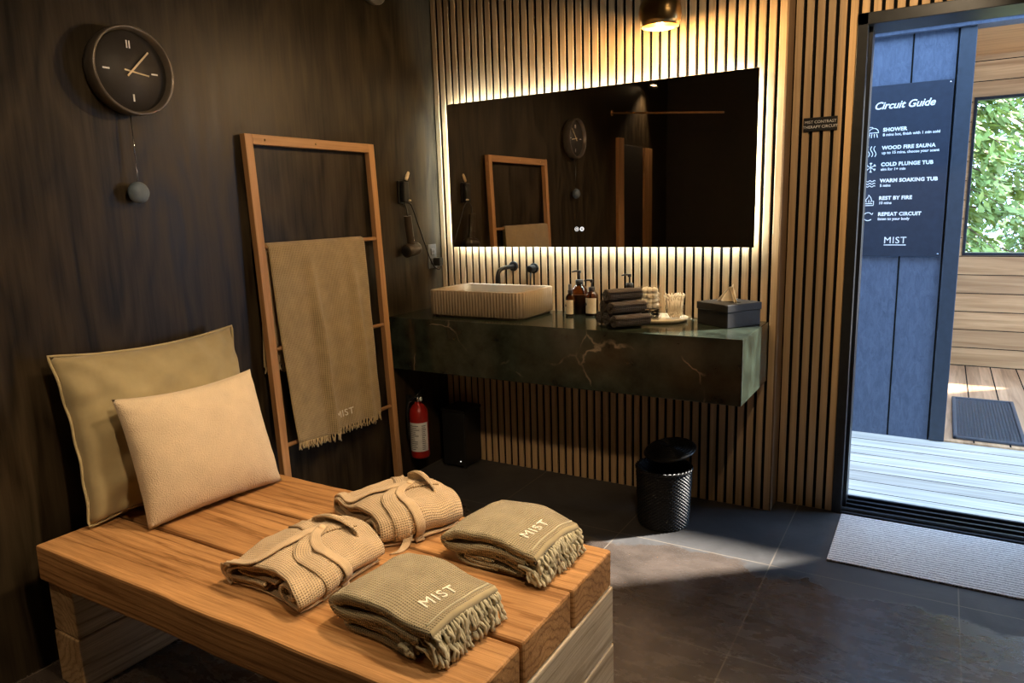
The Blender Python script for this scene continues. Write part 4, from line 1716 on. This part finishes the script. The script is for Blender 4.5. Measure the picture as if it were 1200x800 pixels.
for px_ in (-0.047, -0.020):
    ic = MB()
    rr_ = 0.0095
    ic.tube([(px_ + rr_ * math.cos(a * PI / 12), MYF - 0.0006, -0.271 + rr_ * math.sin(a * PI / 12)) for a in range(24)], 0.0010, 6, closed=True)
    if px_ < -0.03:
        ic.tube([(px_ + 0.004 * math.cos(a * PI / 6), MYF - 0.0006, -0.271 + 0.004 * math.sin(a * PI / 6)) for a in range(12)], 0.0012, 6, closed=True)
    else:
        ic.tube([(px_ + 0.006 * math.cos(a * PI / 6), MYF - 0.0006, -0.271 + 0.006 * math.sin(a * PI / 6)) for a in range(12)], 0.002, 6, closed=True)
    ic.build('touch_button', M['icon'], mr)

# ------------------------------------------------------------------ PENDANT
pd = thing('pendant_lamp', 'domed brass pendant lamp hanging above the mirror', 'pendant lamp', (1.300, -0.270, 2.022))
PR = 0.082
prof = [(0.072, 0.0), (0.079, 0.02), (PR, 0.045), (0.080, 0.075), (0.070, 0.105), (0.052, 0.132), (0.030, 0.150), (0.016, 0.158), (0.0, 0.160)]
mb = MB()
mb.lathe(prof, 40)
o = mb.build('lamp_shade', M['brass'], pd)
sm = o.modifiers.new('thick', 'SOLIDIFY')
sm.thickness = 0.002
MB().tube([(0, 0, 0.158), (0, 0, ZC - 2.022)], 0.003, 8).build('cord', M['blackplastic'], pd)
MB().lathe([(0, 0.0), (0.05, 0.0), (0.05, -0.02), (0, -0.022)], 24, Matrix.Translation((0, 0, ZC - 2.022))).build('ceiling_rose', M['brass'], pd)
M['bulb'] = glow('warm_bulb', (1.0, 0.66, 0.28), 40)
bm_ = MB()
bm_.lathe([(0, 0.012), (0.014, 0.016), (0.024, 0.030), (0.026, 0.042), (0.020, 0.060), (0.012, 0.075), (0.012, 0.10), (0, 0.10)], 20)
bm_.build('bulb', M['bulb'], pd)
pl = bpy.data.lights.new('pendant_light', 'POINT')
pl.energy = PENDANT_W
pl.color = (1.0, 0.62, 0.26)
pl.shadow_soft_size = 0.02
plo = bpy.data.objects.new('pendant_light', pl)
COL.objects.link(plo)
plo.parent = pd
plo.location = (0, 0, -0.014)


# ------------------------------------------------------------------ CEILING SPOTS
def spot(label, loc, target, watt, size=70, soft=0.03, color=(1.0, 0.72, 0.43)):
    root = thing('ceiling_spotlight', label, 'spotlight', loc)
    d = (Vector(target) - Vector(loc)).normalized()
    q = d.to_track_quat('-Z', 'Y').to_matrix().to_4x4()
    MB().lathe([(0, 0), (0.03, 0), (0.03, -0.012), (0.008, -0.014), (0.008, -0.06)], 20, Matrix.Translation((0, 0, ZC - loc[2]))).build('mount', M['black'], root)
    head = MB()
    head.lathe([(0, 0.075), (0.034, 0.070), (0.040, 0.055), (0.040, -0.045), (0.037, -0.045), (0.037, -0.02), (0, -0.02)], 28, q)
    head.build('lamp_head', M['black'], root)
    lens = MB()
    lens.lathe([(0, -0.024), (0.036, -0.024), (0.036, -0.022), (0, -0.022)], 24, q)
    lens.build('lens', M['spotlens'], root)
    ld = bpy.data.lights.new('spot_light', 'SPOT')
    ld.energy = watt
    ld.color = color
    ld.spot_size = math.radians(size)
    ld.spot_blend = 0.6
    ld.shadow_soft_size = soft
    lo = bpy.data.objects.new('spot_light', ld)
    COL.objects.link(lo)
    lo.parent = root
    lo.location = d * 0.048
    lo.rotation_euler = d.to_track_quat('-Z', 'Y').to_euler()
    return root


M['spotlens'] = glow('warm_lens', (1.0, 0.7, 0.38), 12)
spot('black ceiling spotlight aimed at the wooden bench', (1.75, -1.25, ZC - 0.10), (1.0, -1.85, 0.45), SPOT_W, 62, 0.10)
spot('added black fill spotlight, unseen near the camera, aimed at the pillows and ladder', (2.2, -2.35, ZC - 0.10), (0.35, -1.35, 0.75), SPOT_W * 0.7, 70, 0.07)  # out-of-view lamp added as front fill for the pillows
spot('added black wash spotlight, unseen right of the mirror, aimed at the slats beside the door', (2.45, -1.00, ZC - 0.10), (1.80, 0.1, 1.60), SPOT_W * 0.36, 66)  # out-of-view lamp added to brighten the slats beside the door
spot('black ceiling spotlight beside the left wall, seen in the mirror', (0.085, -3.15, 2.375), (0.06, -2.72, 0.9), SPOT_W * 0.22, 85)
spot('added black fill spotlight, unseen right of the bench, aimed at its end grain', (3.15, -1.75, ZC - 0.10), (1.62, -1.90, 0.20), SPOT_W * 0.75, 42, 0.05, (1.0, 0.82, 0.60))  # out-of-view lamp added to lift the dark beam ends
rail = MB()
rail.tube([(0.0, -2.42, 2.056), (0.875, -2.42, 1.985)], 0.007, 10)
rail.lathe([(0, 0), (0.022, 0), (0.022, 0.006), (0, 0.006)], 20, Matrix.Translation((0, -2.42, 2.056)) @ Matrix.Rotation(PI / 2, 4, 'Y'))
tag(rail.build('wall_rail', M['ladder']), 'thin wooden rod projecting from the dark wall, seen only in the mirror', 'rail')

# ------------------------------------------------------------------ CLOCK
ck = thing('wall_clock', 'round charcoal pendulum clock on the dark plywood wall', 'clock', (0.0, -1.668, 1.812))
RYW = Matrix.Rotation(PI / 2, 4, 'Y')
CRd = 0.136
MB().lathe([(0, 0.001), (CRd - 0.012, 0.001), (CRd - 0.004, 0.008), (CRd, 0.03), (CRd, 0.062), (CRd - 0.003, 0.066), (CRd - 0.009, 0.064), (CRd - 0.013, 0.040), (CRd - 0.014, 0.038), (0, 0.038)], 64, RYW).build('case', M['clockcase'], ck)
MB().lathe([(0, 0.0402), (CRd - 0.014, 0.0402), (CRd - 0.014, 0.0385), (0, 0.0385)], 48, RYW).build('dial', M['clockface'], ck)


def hand(name, ang, l0, l1, w, xo, parent=ck, mat=None):
    d = Vector((0, math.sin(ang), math.cos(ang)))
    s = Vector((0, math.cos(ang), -math.sin(ang)))
    mb = MB()
    tmp = bmesh.new()
    bmesh.ops.create_cube(tmp, size=1)
    for v in tmp.verts:
        v.co = d * (l0 + (v.co.z + 0.5) * (l1 - l0)) + s * (v.co.y * w) + Vector((xo + v.co.x * 0.0016, 0, 0))
    mb.add(tmp)
    return mb.build(name, mat or M['pale'], parent)


hand('minute_hand', math.radians(44), -0.022, 0.090, 0.0055, 0.0465)
hand('hour_hand', math.radians(98), -0.022, 0.060, 0.0045, 0.0435)
for a in (90, 180, 270):
    hand('hour_marker', math.radians(a), 0.070, 0.092, 0.005, 0.0412, mat=M['white'])
for dy in (-0.0045, 0.0045):
    mb = MB()
    mb.box((0.0404, dy - 0.0018, 0.070), (0.0420, dy + 0.0018, 0.093))
    mb.build('hour_marker', M['white'], ck)
MB().tube([(0.030, -0.012, -CRd + 0.002), (0.032, -0.016, -0.345)], 0.0018, 8).build('pendulum_rod', M['chrome'], ck)
MB().lathe([(0, -0.028), (0.014, -0.025), (0.026, -0.018), (0.034, -0.006), (0.035, 0.004), (0.027, 0.018), (0.015, 0.026), (0, 0.028)], 28,
           Matrix.Translation((0.032, -0.018, -0.378)) @ RYW).build('pendulum_bob', M['bob'], ck)

# round fixture at the top edge of the frame
wf_ = thing('wall_fixture', 'round dark wall fixture high on the plywood wall above the ladder', 'wall fixture', (0.0, -0.465, 2.345))
MB().lathe([(0, 0.0), (0.060, 0.0), (0.060, 0.012), (0.0, 0.012)], 36, RYW).build('back_plate', M['blackplastic'], wf_)
MB().lathe([(0.050, 0.010), (0.082, 0.024), (0.085, 0.044), (0.080, 0.050), (0.03, 0.052), (0, 0.052)], 36, RYW).build('cover', M['clockcase'], wf_)

# ------------------------------------------------------------------ HAIR DRYER, HOLDER, OUTLET
ho = thing('dryer_holder', 'small black wall holder with a pale lever above the hanging hair dryer', 'holder', (0.0, -0.308, 1.445))
box('bracket', (0.0, -0.030, -0.060), (0.012, 0.030, 0.050), M['black'], ho, bev=0.006)
MB().box((0.012, -0.018, -0.055), (0.040, 0.022, 0.045), 0.008, 3).build('clip', M['blackplastic'], ho)
mb = MB()
mb.lathe([(0, 0), (0.011, 0.001), (0.0135, 0.014), (0.010, 0.026), (0, 0.029)], 18, Matrix.Translation((0.028, 0.012, 0.052)) @ Matrix.Rotation(0.55, 4, 'X').inverted() @ Matrix.Diagonal((0.45, 0.8, 1.7, 1)))
o = mb.build('lever', M['label'], ho)
o['label'] = 'pale lever'
mb = MB()
mb.lathe([(0, 0), (0.010, 0.001), (0.008, 0.008), (0, 0.010)], 14, Matrix.Translation((0.038, 0.018, -0.050)))
mb.build('hook', M['label'], ho)

dr = thing('hair_dryer', 'dark bronze hair dryer hanging barrel down on the plywood wall', 'hair dryer', (0.045, -0.300, 1.160))
hd_ = MB()
hd_.tube(smooth_path([(0.0, -0.020, 0.165), (0.0, -0.016, 0.12), (0.0, -0.008, 0.06), (0.0, 0.0, 0.015)], 6), 0.0195, 18)
hd_.build('handle', M['dryer'], dr)
bl = MB()
RYD = Matrix.Rotation(-PI / 2 + 0.12, 4, 'X') @ Matrix.Rotation(0.0, 4, 'Y')
bl.lathe([(0, -0.046), (0.022, -0.046), (0.028, -0.047), (0.032, -0.043), (0.033, -0.02), (0.033, 0.030), (0.030, 0.043), (0.022, 0.050), (0.0, 0.052)], 32, RYD)
bl.build('barrel', M['dryer'], dr)
MB().lathe([(0, -0.048), (0.024, -0.048), (0.026, -0.046), (0, -0.046)], 24, RYD).build('intake_grille', M['blackplastic'], dr)
for dz in (0.045, 0.060):
    mb = MB()
    mb.lathe([(0, 0), (0.003, 0), (0.0025, 0.0015), (0, 0.002)], 10, Matrix.Translation((0.0195, -0.006, dz)) @ RYW)
    mb.build('button', M['chrome'], dr)
cb = MB()
W0 = Vector(dr.location)
cb.tube([p - W0 for p in smooth_path([(0.045, -0.320, 1.322), (0.042, -0.322, 1.36), (0.030, -0.316, 1.385), (0.036, -0.285, 1.385), (0.034, -0.262, 1.36), (0.030, -0.215, 1.27), (0.026, -0.160, 1.165),
                                      (0.024, -0.128, 1.105), (0.030, -0.100, 1.058), (0.045, -0.078, 1.045), (0.050, -0.070, 1.065)], 8)], 0.0036, 8)
cb.build('power_cord', M['blackplastic'], dr)
MB().box(tuple(Vector((0.014, -0.092, 1.062)) - W0), tuple(Vector((0.058, -0.058, 1.105)) - W0), 0.006, 2).build('plug', M['blackplastic'], dr)
ou = thing('wall_outlet', 'grey double wall outlet with a black plug beside the slats', 'outlet', (0.0, -0.082, 1.112))
box('cover_plate', (0.0, -0.036, -0.062), (0.006, 0.036, 0.062), M['grey'], ou, bev=0.002)
for dz in (0.024, -0.026):
    mb = MB()
    mb.box((0.0055, -0.016, dz - 0.017), (0.012, 0.016, dz + 0.017), 0.003)
    s_ = mb.build('socket', M['grey'], ou)
    for dy in (-0.006, 0.006):
        box('slot', (0.0115, dy - 0.001, dz - 0.005), (0.0125, dy + 0.001, dz + 0.006), M['felt'], s_, bev=0)

# ------------------------------------------------------------------ FIRE EXTINGUISHER
fx = thing('fire_extinguisher', 'red fire extinguisher with white label on the wall below the counter', 'fire extinguisher', (0.066, -0.345, 0.105))
MB().lathe([(0, 0.006), (0.030, 0.0), (0.044, 0.004), (0.048, 0.014), (0.048, 0.225), (0.044, 0.252), (0.030, 0.274), (0.017, 0.284), (0.017, 0.292), (0, 0.292)], 36).build('cylinder', M['red'], fx)
lb = MB()
lb.grid(lambda a, b: Vector((0.0486 * math.cos(-2.3 + a * 2.4), 0.0486 * math.sin(-2.3 + a * 2.4), 0.042 + 0.150 * b)), 24, 2)
lb = lb.build('label_wrap', M['white'], fx)
pr = MB()
rnd = random.Random(3)
for k in range(13):
    zz = 0.052 + k * 0.0102
    a1 = rnd.uniform(0.55, 0.92)
    for (u0, u1) in ((0.10, a1 * 0.62), (0.68, 0.68 + 0.22 * a1)):
        pr.grid(lambda a, b: Vector((0.0490 * math.cos(-2.3 + (u0 + (u1 - u0) * a) * 2.4), 0.0490 * math.sin(-2.3 + (u0 + (u1 - u0) * a) * 2.4), zz + 0.0032 * b)), 8, 1)
pr.build('label_print', M['grey'], lb)
vv = MB()
vv.lathe([(0.012, 0.290), (0.014, 0.296), (0.014, 0.318), (0.009, 0.322), (0, 0.322)], 16)
vv.build('valve', M['chrome'], fx)
hl = MB()
hl.box((-0.006, -0.045, 0.318), (0.006, 0.040, 0.324), 0.002)
hl.tube([(0, -0.012, 0.322), (0, 0.020, 0.338), (0, 0.055, 0.348)], 0.0045, 8)
hl.build('lever_handle', M['blackplastic'], fx)
MB().tube(smooth_path([(-0.006, -0.008, 0.305), (-0.020, -0.036, 0.302), (-0.028, -0.052, 0.265), (-0.028, -0.054, 0.18), (-0.026, -0.052, 0.11)], 6), 0.005, 8).build('hose', M['blackplastic'], fx)
MB().tube(smooth_path([(0.0, 0.014, 0.312), (0.0, 0.05, 0.310), (-0.01, 0.10, 0.304), (-0.03, 0.15, 0.306)], 6), 0.0013, 6).build('safety_pin_cord', M['chrome'], fx)
wbk = MB()
wbk.box((-0.066, -0.014, 0.190), (-0.046, 0.014, 0.320), 0.002)
wbk.box((-0.060, -0.010, 0.296), (-0.008, 0.010, 0.302), 0.001)
wbk.build('wall_bracket', M['blackplastic'], fx)
gg = MB()
gg.lathe([(0, 0), (0.011, 0), (0.011, 0.006), (0, 0.007)], 16, Matrix.Translation((0.012, 0.004, 0.306)) @ RYW)
gg.build('pressure_gauge', M['white'], fx)

# ------------------------------------------------------------------ BLACK UTILITY BOX
ub = thing('utility_box', 'black upright utility box in the corner beneath the counter', 'box', (0.150, -0.090, 0.0))
MB().box((-0.072, -0.078, 0.012), (0.072, 0.078, 0.300), 0.006, 2).build('housing', M['blackplastic'], ub)
MB().box((-0.076, -0.082, 0.300), (0.076, 0.082, 0.320), 0.006, 2).build('lid', M['blackplastic'], ub)
for sx_ in (-1, 1):
    for sy_ in (-1, 1):
        MB().lathe([(0, 0), (0.010, 0), (0.010, 0.013), (0, 0.013)], 12, Matrix.Translation((sx_ * 0.055, sy_ * 0.060, 0))).build('foot', M['rubber'], ub)
M['indicator'] = glow('indicator_light', (1, 0.98, 0.9), 1.2)
MB().lathe([(0, 0), (0.0035, 0), (0.0025, 0.002), (0, 0.0025)], 12, Matrix.Translation((0.040, -0.078, 0.040)) @ RXW).build('indicator', M['indicator'], ub)

# ------------------------------------------------------------------ WASTE BASKET
wk = thing('waste_basket', 'small black woven waste basket with raised lid on the floor below the counter', 'waste basket', (1.348, -0.318, 0.0))
BR, BHt = 0.112, 0.252
mb = MB()
nseg, nrow = 144, 34


def wick(a, b):
    ang = a * 2 * PI
    row = b * nrow
    r = BR * (0.90 + 0.10 * b ** 0.7)
    stake = math.cos(ang * 36)
    bulge = abs(math.sin(PI * row)) * 0.0036
    wv = 0.0030 * stake * (1 if int(row) % 2 == 0 else -1) * abs(math.sin(PI * row))
    rr_ = r + bulge + wv
    return Vector((rr_ * math.cos(ang), rr_ * math.sin(ang), 0.004 + b * (BHt - 0.006)))


mb.grid(wick, nseg * 2, nrow * 5, (1, 1), closed_u=True)
mb.lathe([(0, 0.004), (BR * 0.89, 0.004), (BR * 0.90, 0.0)], 48)
o = mb.build('woven_body', M['wicker'], wk)
sm = o.modifiers.new('thick', 'SOLIDIFY')
sm.thickness = 0.004
sm.offset = -1
rm = MB()
for ph in (0, PI):
    rm.tube([((BR + 0.002 + 0.004 * math.cos(a * 0.9 + ph)) * math.cos(a * PI / 60), (BR + 0.002 + 0.004 * math.cos(a * 0.9 + ph)) * math.sin(a * PI / 60),
              BHt + 0.004 * math.sin(a * 0.9 + ph)) for a in range(120)], 0.0045, 6, closed=True)
rm.build('rim', M['wicker'], wk)
# raised lid, hinged at the rear
LT = Matrix.Translation((0.010, 0.045, BHt + 0.066)) @ Matrix.Rotation(math.radians(10), 4, 'X') @ Matrix.Rotation(math.radians(-6), 4, 'Y')
ld_ = MB()
ld_.lathe([(0, 0.014), (0.05, 0.012), (0.090, 0.006), (0.108, 0.0), (0.112, -0.006), (0.108, -0.010), (0.09, -0.004), (0, 0.004)], 56, LT)
for k in range(8):
    rr_ = 0.015 + k * 0.012
    ld_.tube([LT @ Vector((rr_ * math.cos(a * PI / 24), rr_ * math.sin(a * PI / 24), 0.0135 - 0.013 * (rr_ / 0.108) ** 2 + 0.001 * math.cos(a * PI / 2))) for a in range(48)], 0.0032, 6, closed=True)
ld_.build('lid', M['wicker'], wk)
hg = MB()
for sx_ in (-0.05, 0.05):
    hg.tube(smooth_path([(sx_, 0.100, BHt - 0.002), (sx_, 0.140, BHt + 0.030), (sx_ + 0.01, 0.150, BHt + 0.068), (sx_ + 0.01, 0.125, BHt + 0.080)], 5), 0.005, 8)
hg.build('hinge', M['wicker'], wk)

# ------------------------------------------------------------------ RUGS
rg = MB()
rg.box((2.004, -0.368, 0.0005), (3.05, 0.094, 0.008), 0.003, 2)
tag(rg.build('door_rug', M['rug']), 'woven grey runner rug on tiles before the open door', 'rug')
om = thing('rubber_doormat', 'black rubber doormat on the porch boards outside', 'doormat', (2.60, 1.935, -0.004))
MB().box((-0.165, -0.470, 0), (0.165, 0.475, 0.008), 0.003).build('mat_base', M['rubber'], om)
mb = MB()
for a, b in (((-0.172, -0.476), (0.172, -0.452)), ((-0.172, 0.456), (0.172, 0.480)), ((-0.172, -0.476), (-0.150, 0.480)), ((0.150, -0.476), (0.172, 0.480))):
    mb.box((a[0], a[1], 0), (b[0], b[1], 0.017), 0.005, 2)
mb.build('raised_border', M['rubber'], om)
mb = MB()
for i in range(18):
    for j in range(52):
        x, y = -0.14 + i * 0.0165, -0.440 + j * 0.0172
        mb.box((x - 0.005, y - 0.0055, 0.0075), (x + 0.005, y + 0.0055, 0.0125))
st_ = mb.build('stud_pattern', M['rubber'], om)

# ------------------------------------------------------------------ SMALL WALL SIGN
sg = thing('wall_sign', 'small black wall sign on the slats left of the door', 'sign', (1.843, DW, 1.646))
MB().box((-0.064, -0.006, -0.027), (0.064, 0.0, 0.027), 0.001, 1).build('plate', M['blackplastic'], sg)
text_obj('lettering', 'MIST CONTRAST', 0.0158, M['white'], sg, (0, -0.0063, 0.004), (1, 0, 0), (0, 0, 1), bold=0.0, extrude=0.0003, align='CENTER')
text_obj('lettering', 'THERAPY CIRCUIT', 0.0158, M['white'], sg, (0, -0.0063, -0.0155), (1, 0, 0), (0, 0, 1), bold=0.0, extrude=0.0003, align='CENTER')

# ------------------------------------------------------------------ CIRCUIT GUIDE SIGN
cg = thing('guide_sign', 'tall navy sign listing bathing steps on the blue wall outside', 'sign', (2.072, PY - 0.002, 1.022))
SW0, SW1, SH = -0.222, 0.226, 0.915
MB().box((SW0, -0.014, 0), (SW1, -0.002, SH), 0.0015, 1).build('panel', M['signboard'], cg)
yf = -0.0146
X1, Z1 = (1, 0, 0), (0, 0, 1)
MW = M['white']
for sx_, sz_ in ((SW0 + 0.014, 0.014), (SW1 - 0.014, 0.014), (SW0 + 0.014, SH - 0.014), (SW1 - 0.014, SH - 0.014)):
    MB().lathe([(0, 0), (0.004, 0), (0.003, 0.002), (0, 0.0025)], 10, Matrix.Translation((sx_, -0.014, sz_)) @ RXW).build('screw', M['chrome'], cg)
text_obj('heading', 'Circuit Guide', 0.053, MW, cg, (0.004, yf, 0.792), X1, Z1, shear=0.32, bold=0.0010, align='CENTER', space=0.98)
steps = [('SHOWER', '8 mins hot, finish with 1 min cold'), ('WOOD FIRE SAUNA', 'up to 15 mins, choose your scent'), ('COLD PLUNGE TUB', 'aim for 1+ min'),
         ('WARM SOAKING TUB', '5 mins'), ('REST BY FIRE', '10 mins'), ('REPEAT CIRCUIT', 'listen to your body')]
zs = [0.670, 0.575, 0.487, 0.400, 0.306, 0.219]
for (a, b), zz in zip(steps, zs):
    text_obj('step_title', a, 0.0265, MW, cg, (-0.088, yf, zz + 0.004), X1, Z1, bold=0.0011, space=1.06)
    text_obj('step_note', b, 0.0200, MW, cg, (-0.088, yf, zz - 0.020), X1, Z1, bold=0.0005)


def icon_tubes(lines, cx_, cz_, r=0.0021):
    mb = MB()
    for ln in lines:
        mb.tube([(cx_ + p[0], yf + 0.0004, cz_ + p[1]) for p in ln], r, 6)
    return mb.build('step_icon', MW, cg)


ix = -0.138


def arc(cx_, cz_, r, a0, a1, n=14):
    return [(cx_ + r * math.cos(a0 + (a1 - a0) * i / n), cz_ + r * math.sin(a0 + (a1 - a0) * i / n)) for i in range(n + 1)]


def wav(x0, x1, z, amp, n, vert=False, steps_=24):
    out = []
    for i in range(steps_ + 1):
        t = i / steps_
        a = x0 + (x1 - x0) * t
        b = z + amp * math.sin(t * n * 2 * PI)
        out.append((b, a) if vert else (a, b))
    return out


icon_tubes([[(-0.034, 0.030), (-0.004, 0.030), (0.002, 0.024)], arc(0.004, 0.0, 0.024, 0, PI), [(-0.022, 0.0), (0.030, 0.0)],
            [(-0.014, -0.006), (-0.018, -0.026)], [(-0.004, -0.006), (-0.006, -0.026)], [(0.008, -0.006), (0.009, -0.026)], [(0.020, -0.006), (0.024, -0.026)]], ix, zs[0])
icon_tubes([wav(-0.028, 0.028, -0.016, 0.006, 1, True), wav(-0.028, 0.028, 0.0, 0.006, 1, True), wav(-0.028, 0.028, 0.016, 0.006, 1, True)], ix, zs[1] - 0.004)
sn = []
for k in range(3):
    a = k * PI / 3 + PI / 2
    c, s = math.cos(a), math.sin(a)
    sn.append([(-0.027 * c, -0.027 * s), (0.027 * c, 0.027 * s)])
    for e in (-1, 1):
        q = 0.017 * e
        for dv in (0.6, -0.6):
            sn.append([(q * c, q * s), (q * c + e * 0.010 * math.cos(a + dv), q * s + e * 0.010 * math.sin(a + dv))])
icon_tubes(sn, ix, zs[2] - 0.002, 0.0018)
icon_tubes([wav(-0.027, 0.027, 0.014, 0.0035, 2.5), wav(-0.027, 0.027, 0.0, 0.0035, 2.5), wav(-0.027, 0.027, -0.014, 0.0035, 2.5)], ix, zs[3] - 0.002)
icon_tubes([[(-0.024, -0.026), (-0.024, -0.002), (-0.016, -0.002)], [(-0.024, -0.026), (0.024, -0.026)], [(0.024, -0.026), (0.024, -0.002), (0.016, -0.002)], [(-0.018, -0.016), (0.018, -0.016)],
            [(-0.012, -0.010), (-0.015, 0.006), (-0.005, 0.018), (-0.002, 0.032), (0.010, 0.016), (0.014, 0.002), (0.010, -0.010)], [(-0.003, -0.010), (0.0, 0.006), (0.005, -0.010)]], ix, zs[4])
icon_tubes([arc(0, 0, 0.022, 0.55, 2 * PI - 0.75, 24), [(0.012, 0.016), (0.020, 0.010), (0.024, 0.020)]], ix, zs[5])
text_obj('logo', 'MIST', 0.050, MW, cg, (0.004, yf, 0.072), X1, Z1, bold=0.0, align='CENTER', space=1.1)
MB().box((-0.050, yf - 0.0004, 0.060), (0.058, yf + 0.0006, 0.0645)).build('logo_underline', MW, cg)


# ------------------------------------------------------------------ TREES beyond the porch window
def conifer(label, x, y, h, rad, seed, n=2600):
    root = thing('conifer_tree', label, 'tree', (x, y, -0.30), 0, 'conifers beyond the porch window')
    MB().tube([(0, 0, 0), (0.03, 0.02, h * 0.4), (0, 0, h)], [0.11, 0.08, 0.02], 10).build('trunk', M['bark'], root)
    rnd = random.Random(seed)
    bm_ = MB()
    fm_ = MB()
    nb = 110
    for i in range(nb):
        z = h * (0.08 + 0.90 * i / nb)
        ln = rad * (1 - 0.85 * (z / h)) * rnd.uniform(0.7, 1.15)
        a = i * 2.399 + rnd.uniform(-0.3, 0.3)
        tip = Vector((math.cos(a) * ln, math.sin(a) * ln, z - ln * rnd.uniform(0.15, 0.45)))
        base = Vector((0, 0, z))
        mid = (base + tip) / 2 + Vector((0, 0, ln * 0.08))
        path = smooth_path([base, mid, tip], 5)
        bm_.tube(path, [0.014 - 0.011 * k / (len(path) - 1) for k in range(len(path))], 4)
        m = n // nb
        for k in range(m):
            t = rnd.uniform(0.12, 1.0)
            p = path[int(t * (len(path) - 1))] + Vector((rnd.gauss(0, 0.07), rnd.gauss(0, 0.07), rnd.gauss(-0.05, 0.06)))
            d = (Vector((math.cos(a), math.sin(a), -0.5)) + Vector((rnd.uniform(-1, 1), rnd.uniform(-1, 1), rnd.uniform(-0.8, 0.4)))).normalized()
            s = d.cross(Vector((rnd.uniform(-1, 1), rnd.uniform(-1, 1), 1))).normalized()
            L_ = rnd.uniform(0.08, 0.20)
            w_ = L_ * 0.20
            vs4 = [fm_.bm.verts.new(q) for q in (p, p + d * L_ * 0.5 + s * w_, p + d * L_, p + d * L_ * 0.5 - s * w_)]
            fm_.bm.faces.new(vs4)
    bm_.build('branch_work', M['bark'], root)
    fm_.build('foliage', M['trees'], root, recalc=False)
    return root


conifer('conifer tree nearest the left edge of the porch window', 2.30, 6.9, 6.0, 1.25, 1, 15000)
conifer('conifer tree beyond the right part of the porch window', 4.75, 7.2, 6.0, 1.25, 2, 9000)
conifer('taller conifer behind the gap between the two nearer trees', 3.45, 10.4, 8.0, 2.1, 3, 15000)
conifer('distant conifer farthest to the right behind the porch window', 7.6, 10.6, 7.4, 2.0, 4, 7000)
conifer('distant conifer farthest to the left behind the porch window', -0.7, 10.6, 7.4, 2.0, 5, 7000)
